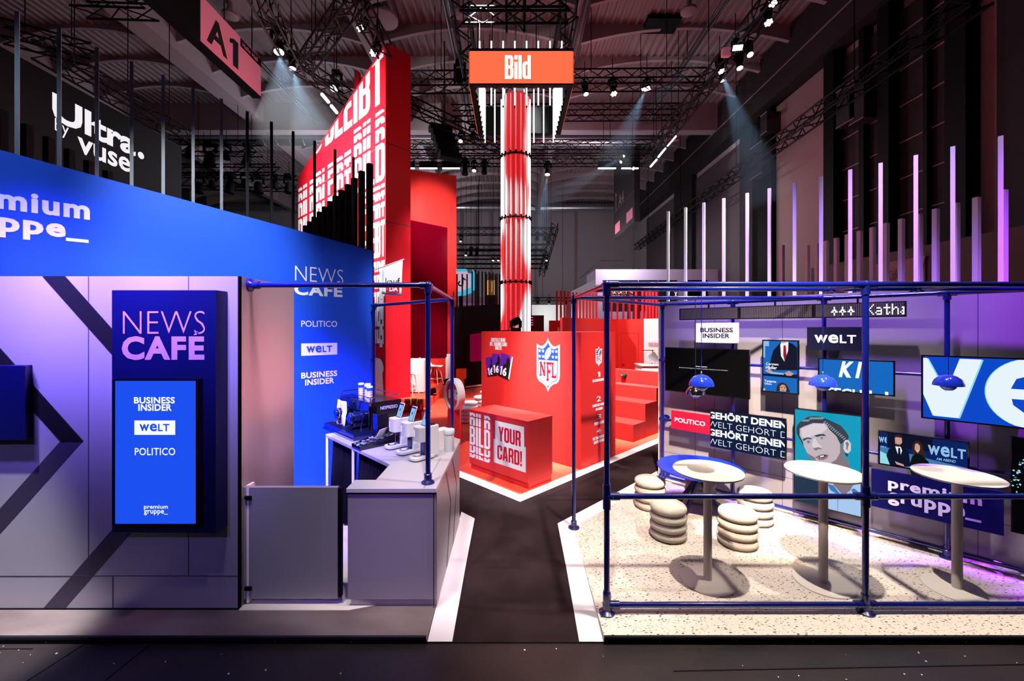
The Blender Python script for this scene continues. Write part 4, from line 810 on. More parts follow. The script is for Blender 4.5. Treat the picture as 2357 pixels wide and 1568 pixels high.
# ------------------------------------------------------------------ display wall with screens
nW, uW = V((-S2,-S2,0)), V((S2,-S2,0)); WP = 9.50; k_ = (1517-CX)/F; y_ = WP/(1+k_); O = V((WP-y_,y_,0)); FW = Fr(O,uW,nW)
dw = thing('display_wall','satin metal display wall of the lounge, purple lit above and cream below','partition wall',O)
LW = 6.0; MB().fbox(FW,0,LW,0,2.955,-.10,0).build('wall_panel','satin_alu',dw); MB().fbox(FW,-.012,0,0,2.955,-.10,.004).build('edge_profile','cream_lacquer',dw)
for px_, a_, b_ in ((1645,300,2.955),(1801,0,2.955),(2251,0,2.955),(1600,0,2.4)):
    u,_ = FW.px(px_,900); MB().fbox(FW,u-.003,u+.003,0,2.95,-.001,.001).build('joint','alu_seam',dw)
MB().fbox(FW,0,LW,.445,.451,-.001,.001).build('joint','alu_seam',dw); MB().fbox(FW,0,LW,.0,.05,0,.012).build('foot_strip','alu_seam',dw)
for i, (px_, py_) in enumerate(((1538,487),(1578,478),(1620,467),(1666,457),(1720,445),(1771,434),(1829,421),(1890,407),(1957,391),(2027,376),(2108,358),(2193,338),(2303,314))):
    u, v = FW.px(px_,py_,-.05); o = MB().fbox(FW,u-.019,u+.019,2.956,v,-.069,-.031).build('slat_post','white_paint'); tag(o,'tall white post on top of the display wall, %s from the left'%ORD[i],'post','tall white posts on the display wall')
lw = thing('low_partition','purple partition wall behind the display wall carrying short posts','partition wall',(5.1,6,0))
FL = Fr((4.86,7.5,0),V((5.33,4.7,0))-V((4.86,7.5,0)),V((-.986,-.166,0))); MB().fbox(FL,-1.2,3.0,0,2.9,-.09,0).build('wall_panel','satin_alu',lw)
for i, (px_, py_) in enumerate(((1801,565),(1858.5,565),(1881,561),(1902,554.6),(1925.5,548),(1951,540),(1979,532),(2008.5,523.5),(2040,514),(2075,504),(2116,493),(2154,481),(2201,468),(2248,454.6),(2310,438))):
    u, v = FL.px(px_,py_,-.045); o = MB().fbox(FL,u-.026,u+.026,2.901,v,-.071,-.019).build('slat_post','white_paint'); tag(o,'short pale post on the partition behind the display wall, %s from the left'%ORD[i],'post','short pale posts on the rear partition')
DS = .30                                     # screens stand this far out of the wall
SF = Fr(FW.p(0,0,DS),uW,nW)
def rect4(*c):
    q = [SF.px(x,y) for x,y in c]; return min((q[0][0],q[3][0])) if 0 else (q[0][0]+q[3][0])/2, (q[1][0]+q[2][0])/2, (q[2][1]+q[3][1])/2, (q[0][1]+q[1][1])/2
def tv(name, lab, r4, m_, bez=.016, cat='screen', dep=.05):
    u0,u1,v0,v1 = r4; t_ = thing(name,lab,cat,SF.p((u0+u1)/2,v0,-DS/2))
    MB().fbox(SF,u0,u1,v0,v1,-dep,0).build('casing','gloss_black',t_,bevel=.003); MB().fbox(SF,(u0+u1)/2-.12,(u0+u1)/2+.12,(v0+v1)/2-.1,(v0+v1)/2+.1,-DS+.0,-dep).build('wall_bracket','black',t_)
    MB().fbox(SF,u0+bez,u1-bez,v0+bez,v1-bez,-.002,.001).build('display',m_,t_); return t_
def panel(lab, r4, m_):
    u0,u1,v0,v1 = r4; t_ = thing('brand_sign',lab,'sign',SF.p((u0+u1)/2,v0,-.1)); MB().fbox(SF,u0,u1,v0,v1,-.03,0).build('board',m_,t_,bevel=.002)
    MB().fbox(SF,(u0+u1)/2-.06,(u0+u1)/2+.06,(v0+v1)/2-.05,(v0+v1)/2+.05,-DS,-.03).build('wall_bracket','black',t_); return t_
def inr(r4,a,b,c,d): u0,u1,v0,v1 = r4; return u0+(u1-u0)*a,u0+(u1-u0)*b,v0+(v1-v0)*c,v0+(v1-v0)*d
def wr_(t_, r4, items, m_, nm='screen_text', d=.004):
    for m2,(a,b,c,dd) in items: words_on(MB(),SF,m2,*inr(r4,a,b,c,dd),d).build(nm,m_,t_)
class Pic:                                   # flat picture elements shown on a screen
    def __init__(s,t_,r4): s.t,s.r,s.k = t_,r4,0
    def poly(s,pts,m_,nm='screen_picture',px=True):
        s.k += 1; mb = MB(); q = [SF.px(x,y) for x,y in pts] if px else [(inr(s.r,a,a,b,b)[0],inr(s.r,a,a,b,b)[2]) for a,b in pts]
        e = .017; u0,u1,v0,v1 = s.r; q = [(min(max(u,u0+e),u1-e),min(max(v,v0+e),v1-e)) for u,v in q]
        vs,fs = fill([q]); mb.add([SF.p(u,v,.0012+.0006*s.k) for u,v in vs],fs); mb.build(nm,'pic_'+m_,s.t); return s
r = rect4((1530,799.5),(1725,805),(1725,919.7),(1531,899.5)); t_ = tv('wall_screen','black idle screen with a tiny white message on the display wall',r,'screen_black')
wr_(t_,r,[(text('Stream angehalten',.03),(.40,.535,.585,.615)),(text('Der Stream wurde aufgrund von Inaktivität angehalten, möchtest du erneut einschalten?'),(.19,.77,.54,.565))],'screen_white')
r = rect4((1753,782),(1838,783.7),(1839.5,909),(1755,902)); t_ = tv('wall_screen','upright screen with suited newsreader over a dark-haired one',r,'pic_blue'); P = Pic(t_,r)
P.poly([(0,0),(1,0),(1,.30),(0,.30)],'blue',px=False).poly([(.04,.88),(.2,.88),(.2,1),(.04,1)],'blue_l',px=False).poly([(.03,.66),(.09,.66),(.09,.93),(.03,.93)],'blue_l',px=False)
P.poly([(.2,.42),(.26,.66),(.32,.8),(.52,.96),(.68,.98),(.85,.93),(.97,.86),(1,.45)],'navy',px=False).poly([(.51,.92),(.56,.97),(.73,.97),(.72,.8),(.62,.6),(.53,.7)],'white',px=False).poly([(.60,.9),(.66,.9),(.68,.72),(.63,.6),(.59,.72)],'red',px=False).poly([(.52,.96),(.6,.94),(.74,.97),(.7,1),(.55,1)],'skin_w',px=False)
P.poly([(.0,.35),(1,.37),(1,.30),(0,.31)],'navy',px=False).poly([(.1,.40),(.62,.38),(.6,.35),(.25,.355)],'blue_l',px=False).poly([(.08,.41),(.22,.45),(.3,.40),(.18,.37)],'skin_w',px=False).poly([(.63,.39),(.75,.43),(.88,.38),(.8,.34),(.68,.34)],'skin_w',px=False)
P.poly([(.4,.03),(.42,.12),(.47,.18),(.56,.205),(.66,.19),(.73,.12),(.78,.03)],'hair_b',px=False).poly([(.5,.04),(.5,.13),(.56,.17),(.64,.16),(.68,.1),(.67,.04)],'skin_w',px=False).poly([(.52,.115),(.57,.12),(.57,.108),(.52,.105)],'hair_b',px=False).poly([(.61,.12),(.66,.115),(.66,.105),(.61,.108)],'hair_b',px=False).poly([(.55,.062),(.63,.062),(.59,.05)],'red',px=False)
P.poly([(.03,.02),(.1,.02),(.1,.07),(.03,.07)],'blue_l',px=False)
wr_(t_,r,[(text('Carsten',.02),(.12,.47,.52,.565)),(text('Hädler',.02),(.12,.43,.445,.505)),(text('Tatjana',.02),(.07,.41,.18,.235)),(text('Ohm',.02),(.08,.28,.145,.18))],'screen_white',d=.02)
r = rect4((1601.6,743),(1700,744),(1700,790),(1602,788.7)); t_ = panel('pale BUSINESS INSIDER sign at the upper left of the display wall',r,'print_white'); wr_(t_,r,[(text('BUSINESS',.035),(.11,.88,.53,.76)),(text('INSIDER',.035),(.17,.81,.24,.47))],'print_black','lettering')
r = rect4((1857,753),(1989,753),(1989,808.5),(1857.7,805)); t_ = panel('dark navy WELT sign at the top of the display wall',r,'print_navy'); wr_(t_,r,[(welt(),(.14,.87,.31,.68))],'print_white','lettering')
r = rect4((1882,823.8),(2060.8,831),(2060,914),(1883,898)); t_ = tv('wall_screen','bright blue screen reading KI behind the second lamp',r,'pic_blue'); P = Pic(t_,r)
wr_(t_,r,[(lean(text('K',.05)),(.29,.49,.45,.93)),(lean(text('I',.05),.25),(.51,.60,.45,.93)),(clip(text('TECH',.03),.68,1.0),(.10,.60,.03,.12)),(text('I',.02),(.68,.72,.03,.12)),(text('I',.02),(.88,.92,.03,.12))],'screen_white')
v0_, v1_ = SF.px(2120,962.7)[1], SF.px(2119.7,817)[1]; u0_ = SF.px(2120,890)[0]; r = (u0_,u0_+(v1_-v0_)*1.77,v0_,v1_); t_ = tv('wall_screen','largest screen with huge white VE letters on blue',r,'pic_ve'); P = Pic(t_,r)
hv = [(2124,824),(2133.5,824),(2177,903),(2209,826),(2260,828),(2206,962.5),(2147,956.5),(2124,907)]
P.poly([(x+4,y+1) for x,y in hv],'cyan').poly(hv,'white')
def ering(cx,cy,rx,ry,a0,a1,rx2,ry2): return arc(cx,cy,rx,ry,a0,a1,28)+arc(cx,cy,rx2,ry2,a1,a0,28)
eu, ev, es = r[0]+.78, (r[2]+r[3])/2, (r[3]-r[2])
for dx, mm_, dd in ((-.008,'pic_cyan',.0035),(0,'pic_white',.0045)):
    mb = MB(); pts = arc(eu,ev,.31,.345,-25,-360,40)[:-1]+[(eu+.31,ev-.045),(eu-.14,ev-.045)]+arc(eu,ev,.145,.19,190,325,16)
    pts = arc(eu,ev,.31,.345,-28,-360,40)+[(eu+.31,ev-.06),(eu-.14,ev-.06)]+[(eu-.13,ev-.12),(eu-.06,ev-.19),(eu+.04,ev-.2),(eu+.14,ev-.155)]
    hole = [(eu-.145,ev+.04),(eu+.145,ev+.04),(eu+.11,ev+.14),(eu,ev+.19),(eu-.11,ev+.14)]
    vs,fs = fill([pts,hole]); vs = [(min(max(a+dx,r[0]+.02),r[1]-.02),min(max(b_,r[2]+.018),r[3]-.018)) for a,b_ in vs]; mb.add([SF.p(a,b_,dd) for a,b_ in vs],fs).build('screen_picture',mm_,t_)
r = rect4((1544,944),(1633,957),(1634,1001),(1545.7,986)); t_ = panel('red POLITICO sign low at the left end of the display wall',r,'print_red'); wr_(t_,r,[(text('POLITICO',.012),(.10,.89,.40,.64))],'print_white','lettering')
r = rect4((1634,943),(1810,964.6),(1808.6,1061),(1635.5,1028)); t_ = tv('wall_screen','dark screen with four rows of large white words',r,'screen_navy')
gb, vt = text('GEHÖRT DENEN',.04), text('WELT GEHÖRT D',-.016)
wr_(t_,r,[(cut(gb,.035,.97),(.01,.985,.76,.98)),(cut(vt,.035,.97),(.01,.985,.54,.73)),(cut(gb,.035,.97),(.01,.985,.30,.52)),(cut(vt,.035,.97),(.01,.985,.07,.26))],'screen_white')
r = rect4((1825.5,939),(1985.6,956.5),(1985.5,1193),(1828,1156)); t_ = tv('wall_screen','large upright screen showing the face of a grey-haired man',r,'screen_teal'); P = Pic(t_,r)
def Q(*c): return [(1815+x/5.805,930+y/5.805) for x,y in c]
P.poly(Q((60,1000),(90,960),(300,1000),(560,1010),(560,1420),(60,1320)),'jacket').poly(Q((480,1010),(530,1040),(700,1080),(860,1090),(980,1050),(990,1560),(480,1440)),'shirt').poly(Q((525,1070),(600,1090),(700,1215),(640,1200),(560,1150)),'shirt_d').poly(Q((840,1140),(880,1130),(940,1180),(970,1225),(860,1200)),'shirt_d')
P.poly(Q((640,800),(700,820),(790,690),(800,760),(830,860),(860,1090),(820,1160),(740,1215),(690,1180),(600,1080),(620,900)),'skin_d').poly(Q((655,1190),(665,1190),(660,1440),(655,1440)),'shirt_d')
P.poly(Q((105,330),(115,290),(140,255),(200,205),(260,172),(340,162),(430,170),(520,205),(620,250),(700,290),(760,360),(805,430),(800,470),(720,520),(690,550),(640,470),(540,340),(500,260),(250,290),(160,320),(150,420),(195,510),(210,570),(190,540),(140,450),(110,390)),'hair')
P.poly(Q((150,330),(200,300),(330,255),(500,260),(545,340),(640,430),(690,530),(715,545),(735,600),(740,690),(720,760),(690,825),(560,790),(420,770),(310,745),(270,700),(235,620),(205,560),(195,510),(150,420)),'skin')
P.poly(Q((170,330),(330,262),(480,265),(520,330),(440,390),(350,410),(300,440),(230,450),(180,440)),'skin_l').poly(Q((330,470),(360,450),(390,520),(450,580),(440,600),(390,590),(340,590),(315,560)),'skin_l')
P.poly(Q((240,650),(310,690),(360,720),(370,750),(300,745),(265,700)),'skin_d').poly(Q((690,530),(715,545),(735,600),(745,740),(690,825),(560,790),(640,740),(690,650)),'skin_d')
P.poly(Q((740,510),(760,480),(800,480),(835,530),(835,620),(800,660),(760,650),(735,600)),'skin_l').poly(Q((760,520),(790,500),(810,540),(790,590),(800,620),(770,600),(775,560)),'skin_d').poly(Q((745,640),(800,665),(792,710),(760,680)),'hair')
P.poly(Q((190,470),(250,445),(310,455),(310,470),(250,465),(205,495)),'hair').poly(Q((345,425),(400,405),(470,400),(510,428),(440,425),(380,440)),'hair')
P.poly(Q((225,505),(255,480),(300,480),(310,505),(270,535),(235,530)),'grey').poly(Q((245,500),(262,485),(285,490),(288,515),(265,527)),'eye').poly(Q((400,460),(430,440),(490,440),(530,460),(470,470),(420,475)),'grey').poly(Q((430,450),(445,440),(462,445),(462,465),(440,470)),'eye')
P.poly(Q((330,590),(380,580),(400,575),(450,590),(440,605),(400,600),(380,620),(345,610)),'skin_d').poly(Q((360,705),(430,675),(480,668),(540,680),(520,720),(470,745),(410,745)),'lip').poly(Q((405,695),(470,680),(515,682),(470,710),(425,712)),'navy').poly(Q((420,692),(480,684),(475,700),(430,708)),'white')
for i in range(24):
    x = 180+24*i; y = 205-1.1*abs(i-8)*0+ (0 if i<11 else (i-11)*20) - (40 if 3<i<12 else 10); P.poly(Q((x,y+30),(x+30,y+8),(x+44,y+16),(x+8,y+42)),'hair_l')
r = rect4((2020.6,990.7),(2232.5,1017.4),(2232,1101),(2021.5,1072)); t_ = tv('wall_screen','wide screen with two news presenters in dark clothes',r,'pic_studio'); P = Pic(t_,r)
P.poly([(0,0),(1,0),(1,.3),(.6,.38),(0,.55)],'studio_l',px=False).poly([(0,0),(.2,0),(.14,.3),(0,.4)],'cyan',px=False).poly([(.12,.55),(.62,.6),(.62,1),(.12,1)],'navy',px=False).poly([(.55,0),(1,0),(1,.12),(.75,.2)],'blue_l',px=False)
P.poly([(.10,.3),(.13,.5),(.22,.6),(.30,.6),(.36,.5),(.38,.1),(.3,0),(.14,0)],'navy',px=False).poly([(.205,.6),(.27,.6),(.285,.5),(.255,.3),(.225,.45)],'white',px=False).poly([(.24,.57),(.262,.57),(.268,.35),(.25,.28),(.238,.38)],'navy',px=False).poly([(.205,.68),(.20,.82),(.215,.9),(.25,.92),(.28,.88),(.285,.74),(.26,.6),(.225,.61)],'skin_w',px=False).poly([(.195,.8),(.2,.92),(.24,.97),(.285,.93),(.29,.82),(.275,.87),(.21,.87)],'hair_b',px=False).poly([(.208,.7),(.22,.62),(.245,.6),(.268,.63),(.28,.72),(.26,.67),(.225,.67)],'hair_b',px=False).poly([(.2,.17),(.3,.12),(.31,.06),(.22,.09)],'skin_w',px=False)
P.poly([(.40,.45),(.40,.7),(.43,.83),(.47,.85),(.51,.76),(.53,.55),(.55,.4)],'hair_b',px=False).poly([(.37,.15),(.40,.4),(.45,.5),(.51,.46),(.58,.3),(.60,.1),(.5,0),(.38,0)],'green',px=False).poly([(.425,.6),(.43,.74),(.455,.78),(.485,.72),(.485,.6),(.46,.5)],'skin_w',px=False).poly([(.44,.58),(.475,.58),(.457,.55)],'white',px=False)
wr_(t_,r,[(welt(),(.57,.96,.52,.80)),(text('AM ABEND',.01),(.66,.86,.40,.47)),(cut(welt(),.0,.48),(.01,.105,.66,.84)),(cut(text('AM ABEND',.01),0,.5),(.03,.105,.52,.57))],'pic_blue_l',d=.018)
r = rect4((2004.7,1079),(2310,1131.6),(2312,1232.6),(2006,1166.8)); t_ = panel('blue premium gruppe_ sign low on the display wall',r,'print_navyblue' if 'print_navyblue' in M and 0 else mat('print_navyblue','#070b4e',.5,spec=.15)); wr_(t_,r,[(text('premium',.035,1.1),(.145,.855,.50,.83)),(text('gruppe_',.035,1.1),(.145,.85,.14,.48))],'print_white','lettering')
v0_, v1_ = SF.px(2328,1225)[1], SF.px(2327,1004.8)[1]; u0_ = SF.px(2327,1100)[0]; r = (u0_,u0_+(v1_-v0_)*.6,v0_,v1_); t_ = tv('wall_screen','dark upright screen with pale blue dots at the right edge',r,'screen_black',bez=.02)
mb = MB()
for i in range(60):
    a = random.uniform(100,260); q_ = random.uniform(.24,.30)*(r[1]-r[0])/.6; u, v = (r[0]+r[1])/2+q_*math.cos(math.radians(a)), (r[2]+r[3])/2+.05+q_*1.1*math.sin(math.radians(a)); s_ = random.uniform(.003,.011)
    mb.fpoly(SF,[(u-s_,v),(u,v-s_),(u+s_,v),(u,v+s_)],.003)
mb.build('screen_picture','pic_cyan',t_)
# ticker of LED modules
r = rect4((1563,712),(2088,691),(2087.4,727.5),(1563,738)); tk = thing('led_ticker','long dark LED ticker with white scrolling letters under the pipe rail','LED display',SF.p(r[0],r[2],0))
m = mat('led_grid','#2a2724',.5); n,l,b = nodes(m); tc = n.new('ShaderNodeTexCoord'); vo = n.new('ShaderNodeTexVoronoi'); vo.inputs['Scale'].default_value = 70; vo.inputs['Randomness'].default_value = 0; l.new(tc.outputs['Object'],vo.inputs['Vector']); rr2 = ramp(m.node_tree,[(.25,'#6a635c'),(.45,'#121113')]); l.new(vo.outputs['Distance'],rr2.inputs[0]); l.new(rr2.outputs[0],b.inputs['Base Color'])
for i in range(3):
    a,b_ = r[0]+(r[1]-r[0])*i/3, r[0]+(r[1]-r[0])*(i+1)/3; MB().fbox(SF,a+.004,b_-.004,r[2],r[3],-.06,0).build('module','black',tk); MB().fbox(SF,a+.02,b_-.02,r[2]+.012,r[3]-.012,-.002,.001).build('led_panel','led_grid',tk)
for i in range(3): MB().fbox(SF,r[0]+(i+.5)*(r[1]-r[0])/3-.01,r[0]+(i+.5)*(r[1]-r[0])/3+.01,r[3],2.87,-.05,-.03).build('hanging_bracket','black',tk)
PIX = {'+':['.....','..#..','..#..','.###.','##.##','..#..','..#..'], 'K':['#...#','#..#.','#.#..','##...','#.#..','#..#.','#...#'],'a':['.....','.....','.###.','....#','.####','#...#','.####'],'t':['..#..','..#..','#####','..#..','..#..','..#.#','..##.'],'h':['#....','#....','#.##.','##..#','#...#','#...#','#...#'],'c':['...','...','.##','..#','.##','#.#','.##']}
mb = MB(); ua, ub_ = SF.px(1913,715)[0], SF.px(2084,715)[0]; ph = (SF.px(1969,715)[0]-ua)/17.5; u = ua
for ch in '+++ Kathc':
    if ch == ' ': mb.build('pixel_letters','pix',tk); mb = MB(); u = SF.px(1996.5,715)[0]; ph = (ub_-u)/27.5; continue
    pv = (r[3]-r[2]-.04)/7.6
    for j,row in enumerate(PIX[ch]):
        for i,c_ in enumerate(row):
            if c_=='#': a = u+i*ph; v = r[2]+.024+(6.2-j)*pv; mb.fbox(SF,a,a+ph*.82,v,v+pv*.8,.001,.004)
    u += ph*(len(PIX[ch][0])+1.0)
mb.build('pixel_letters','pix',tk)


# ------------------------------------------------------------------ red island: big box, small counter, steps
zf = .008
cN = gz(1337,1082,zf); uN = V((.7147,-.6994,0)); nN = V((-.6994,-.7147,0)); uR = V((.6994,.7147,0)); nR = V((.7147,-.6994,0))
FN = Fr((cN.x,cN.y,0),uN,nN); FNR = Fr((cN.x,cN.y,0),uR,nR)
wN = -FN.px(1108,1000)[0]; wR = FNR.px(1417,1000)[0]; hN = at(1337,764.5,cN.y).z
nb_ = thing('card_booth','large red box booth with football league shield on two sides','booth',cN)
MB().hexa([FN.p(-wN,zf,0),FN.p(0,zf,0),FN.p(0,zf,0)+uR*wR,FN.p(-wN,zf,0)+uR*wR,FN.p(-wN,hN,0),FN.p(0,hN,0),FN.p(0,hN,0)+uR*wR,FN.p(-wN,hN,0)+uR*wR]).build('booth_body','red_board',nb_,bevel=.004)
def mirror(h): return h + [(-x,y) for x,y in h[::-1] if abs(x)>1e-6]
SH = [(0,.5),(.03,.44),(.07,.395),(.12,.36),(.16,.35),(.20,.355),(.245,.375),(.278,.395),(.278,-.2),(.268,-.25),(.245,-.295),(.20,-.33),(.13,-.355),(.075,-.39),(.035,-.435),(0,-.5)]
def scl(h,k,dy=0): return [(x*k,(y)*k+dy) for x,y in h]
NL = {'N':[[(0,0),(.34,0),(.34,.1),(.27,.14),(.27,.62),(.62,0),(.84,0),(.84,.86),(.92,.9),(.92,1),(.58,1),(.58,.9),(.66,.86),(.66,.42),(.32,1),(0,1),(0,.9),(.08,.86),(.08,.14),(0,.1)]],
 'F':[[(0,0),(.36,0),(.36,.1),(.29,.14),(.29,.42),(.44,.42),(.5,.34),(.58,.34),(.58,.66),(.5,.66),(.44,.58),(.29,.58),(.29,.86),(.56,.86),(.62,.72),(.72,.72),(.72,1),(0,1),(0,.9),(.08,.86),(.08,.14),(0,.1)]],
 'L':[[(0,0),(.74,0),(.74,.32),(.64,.32),(.58,.16),(.3,.16),(.3,.86),(.38,.9),(.38,1),(0,1),(0,.9),(.08,.86),(.08,.14),(0,.1)]]}
def shield(par, fr, u, v, k, dark=False, d0=.003, red='print_red', nm='emblem'):
    def lay(spl, m_, d, name): 
        vs,fs = fill([[(u+x*k, v+y*k) for x,y in q] for q in spl]); return MB().add([fr.p(a,b_,d0+d) for a,b_ in vs],fs).build(name,m_,par)
    lay([mirror(SH)],'print_white',0,nm)
    inn = [(x*.87, y*.88-.006) for x,y in SH]; lay([mirror(inn)],'print_navy' if dark else 'print_blue',.0015,nm+'_field')
    pan = [(0,.085),(.225,.085),(.225,-.2),(.205,-.255),(.16,-.285),(.09,-.315),(.035,-.365),(0,-.4)]; lay([mirror(pan)],'print_white',.003,nm+'_panel')
    mb = MB()
    for (ch,x0,x1,y0,y1) in (('N',-.205,-.05,-.22,.055),('F',-.035,.085,-.30,.055),('L',.085,.205,-.235,.055)):
        vs,fs = fill(NL[ch]); mx = max(x for x,_ in vs); mb.add([fr.p(u+(x0+(x1-x0)*x/mx)*k, v+(y0+(y1-y0)*y)*k, d0+.0045) for x,y in vs],fs)
    mb.build(nm+'_letters',red,par)
    mb = MB()
    for sx in (-.20,-.118,.118,.20):
        for sy in (.26,.155):
            pts = [(u+(sx+(.036 if i%2==0 else .015)*math.sin(math.pi*i/5))*k, v+(sy+(.036 if i%2==0 else .015)*math.cos(math.pi*i/5))*k) for i in range(10)]
            vs,fs = fill([pts]); mb.add([fr.p(a,b_,d0+.003) for a,b_ in vs],fs)
    mb.build(nm+'_stars','print_white',par)
    ca,sa = math.cos(math.radians(63)), math.sin(math.radians(63)); el = [(.118*math.cos(t)*(1+.1*abs(math.cos(t))),.06*math.sin(t)) for t in [2*math.pi*i/24 for i in range(24)]]
    rot = lambda x,y: (u+(x*ca-y*sa)*k, v+(.215+x*sa+y*ca)*k)
    mb = MB().fpoly(fr,[rot(x,y) for x,y in el],d0+.003); mb.build(nm+'_ball','print_white',par)
    mb = MB().fpoly(fr,[rot(-.09,.012),(rot(.07,.012)),(rot(.07,.02)),(rot(-.09,.022))],d0+.0045)
    for x in (-.03,0,.03,.06): mb.fpoly(fr,[rot(x-.004,-.012),rot(x+.004,-.012),rot(x+.004,.042),rot(x-.004,.042)],d0+.0045)
    mb.build(nm+'_laces','print_navy',par)
a_, b_ = FN.px(1261.5,779), FN.px(1261.5,901.5); shield(nb_,FN,a_[0],(a_[1]+b_[1])/2,a_[1]-b_[1],False)
a_, b_ = FNR.px(1378,797), FNR.px(1378,844.5); shield(nb_,FNR,a_[0],(a_[1]+b_[1])/2,a_[1]-b_[1],True)
lt = MB()
def lnx(fr,txt,x0,y0,x1,y1,bold=.06,mb=None,blk=False):
    u0,v1 = fr.px(x0,y0); _,v0 = fr.px(x0,y1); u1,_ = fr.px(x1,y0); words_on(mb,fr,block(txt) if blk else text(txt,bold),u0,u1,v0,v1,.004)
for tx,x0,y0,x1,y1 in (('ERSTELLE DEINE',1131,778,1164,786.5),('NFL TRADING CARD',1128,787.5,1167,796),('GRATIS',1140,797,1155,805)):
    lt = MB(); lnx(FN,tx,x0,y0,x1,y1,mb=lt,blk=True); lt.build('lettering','print_white',nb_)
for i,(x0,y0,x1,y1,rt) in enumerate(((1121,820,1138,868,.16),(1137,813,1151,864,.02),(1150,814,1176,872,-.22))):
    c0 = FN.px((x0+x1)/2+1,(y0+y1)/2); sc_ = FN.px(x0,y0)[1]-FN.px(x0,y1)[1]; hw, hh = sc_*.33, sc_*.46; cr,sr = math.cos(rt),math.sin(rt)
    rt_ = lambda x,y: (c0[0]+x*hw*cr-y*hh*sr, c0[1]+x*hw*sr+y*hh*cr); d = .004+.004*i
    def cp(pts,m_,dd,nm): vs,fs = fill([[rt_(*q) for q in pts]]); MB().add([FN.p(a,b,d+dd) for a,b in vs],fs).build(nm,m_,nb_)
    cp([(-1,-1),(1,-1),(1,1),(-1,1)],'card_violet' if 'card_violet' in M else mat('card_violet','#5a1fa0',.4),0,'printed_card'); cp([(.3,-.6),(1,-.8),(1,.9),(.55,1),(.5,.2)],'card_pink' if 'card_pink' in M else mat('card_pink','#e0187a',.4),.001,'card_flash')
    cp([(-1,-1),(1,-1),(1,-.7),(.75,-.2),(.75,.3),(.5,.78),(.3,.8),(.1,.7),(.05,.25),(-.3,.1),(-.4,-.5),(-1,-.75)],'print_black',.002,'card_figure'); 
    if i==2: cp([(.8,-.9),(1,-1),(1,1),(.8,1)],'print_white',.003,'card_edge')
    mb = MB(); m2 = (lambda a,b: ([(x*.3,y) for x,y in a[0]]+[(.4+x*.6,y) for x,y in b[0]], a[1]+[[i+len(a[0]) for i in q_] for q_ in b[1]]))(block('1'),text('6',.04)); mb.add([FN.p(*rt_(-.75+1.15*x,-.85+.75*y),d+.003) for x,y in m2[0]],m2[1]); mb.build('card_number','print_white',nb_)
lt = MB()
for ch,y0,y1,w_ in (('1',856,868,3.2),('2',912,924,5),('3',953,965,5),('4',985,998,5)): 
    u0 = FNR.px(1378-w_,y0)[0]; u1 = FNR.px(1378+w_,y1)[0]; v1 = FNR.px(1378,y0)[1]; v0 = FNR.px(1378,y1)[1]; words_on(MB(),FNR,block(ch) if ch=='1' else text(ch,.01),u0,u1,v0,v1).build('lettering','print_white',nb_)
for tx,x0,y0,x1,y1 in (('QR-CODE SCANNEN',1363,874,1393,881.5),('NAME UND NUMMER',1363.5,932,1394,938.5),('EINGEBEN',1371,940,1387,946),('FOTO MACHEN',1368,973,1392,980),('NFL TRADING CARD',1364,1008,1394,1015),('GRATIS ABHOLEN',1366,1016.5,1392,1023.5)):
    lt = MB(); lnx(FNR,tx,x0,y0,x1,y1,mb=lt); lt.build('lettering','print_white',nb_)
# moving camera lamp and cables on the box
mh = thing('moving_light','black moving light standing on the red box before the light column','stage lamp',at(1187,760,9.2)); c = at(1187,764,9.3); c.z = hN
MB().box(c.x-.12,c.x+.12,c.y-.1,c.y+.1,hN,hN+.08).build('base','black',mh,bevel=.01); yk = MB()
for s_ in (-.1,.1): yk.bar((c.x+s_,c.y,hN+.08),(c.x+s_,c.y,hN+.24),.03,.07)
yk.build('yoke_frame','black',mh); MB().lathe([(.06,-.1),(.085,-.07),(.085,.09),(.07,.1)],(c.x,c.y,hN+.22),18,(.5,-.6,.25)).build('head','black',mh,smooth=40)
cb = MB().path([(c.x-.5,c.y-.1,hN+.02),(c.x-.42,c.y-.16,hN+.05),(c.x-.34,c.y-.08,hN+.015),(c.x-.22,c.y-.12,hN+.015),(c.x-.13,c.y-.05,hN+.02)],.012,6).build('cable','black',smooth=50); tag(cb,'looped black cable on top of the red box','cable')
# small counter
cS = gz(1215,1127,zf); uS = V((.714,-.70,0)); uS2 = V((.70,.714,0)); FS1 = Fr((cS.x,cS.y,0),uS,V((-.70,-.714,0))); FS2 = Fr((cS.x,cS.y,0),uS2,V((.714,-.70,0)))
wS, dS = -FS1.px(1081,1000)[0], FS2.px(1271.5,1000)[0]; hS = at(1215.5,970,cS.y).z
sc2 = thing('promo_counter','small red counter lettered BILD YOUR CARD! before the large red box','counter',cS)
def sbox(u0,u1,v0,v1,d0,d1,nm,m_): return MB().hexa([FS1.p(u0,v0,d1),FS1.p(u1,v0,d1),FS1.p(u1,v0,d0),FS1.p(u0,v0,d0),FS1.p(u0,v1,d1),FS1.p(u1,v1,d1),FS1.p(u1,v1,d0),FS1.p(u0,v1,d0)]).build(nm,m_,sc2,bevel=.003)
sbox(-wS,0,.10,hS-.022,-dS,0,'counter_body','red_board'); sbox(-wS-.004,.004,hS-.022,hS,-dS-.004,.004,'top','red_board'); sbox(-wS+.02,-.003,zf,.10,-dS+.02,-.02,'plinth','red_board')
bl = block('BILD'); lt = MB(); u0,_ = FS1.px(1081.5,1000); u1,_ = FS1.px(1128.5,1000); lf = lambda y: FS1.px(1081.5,y)[1]
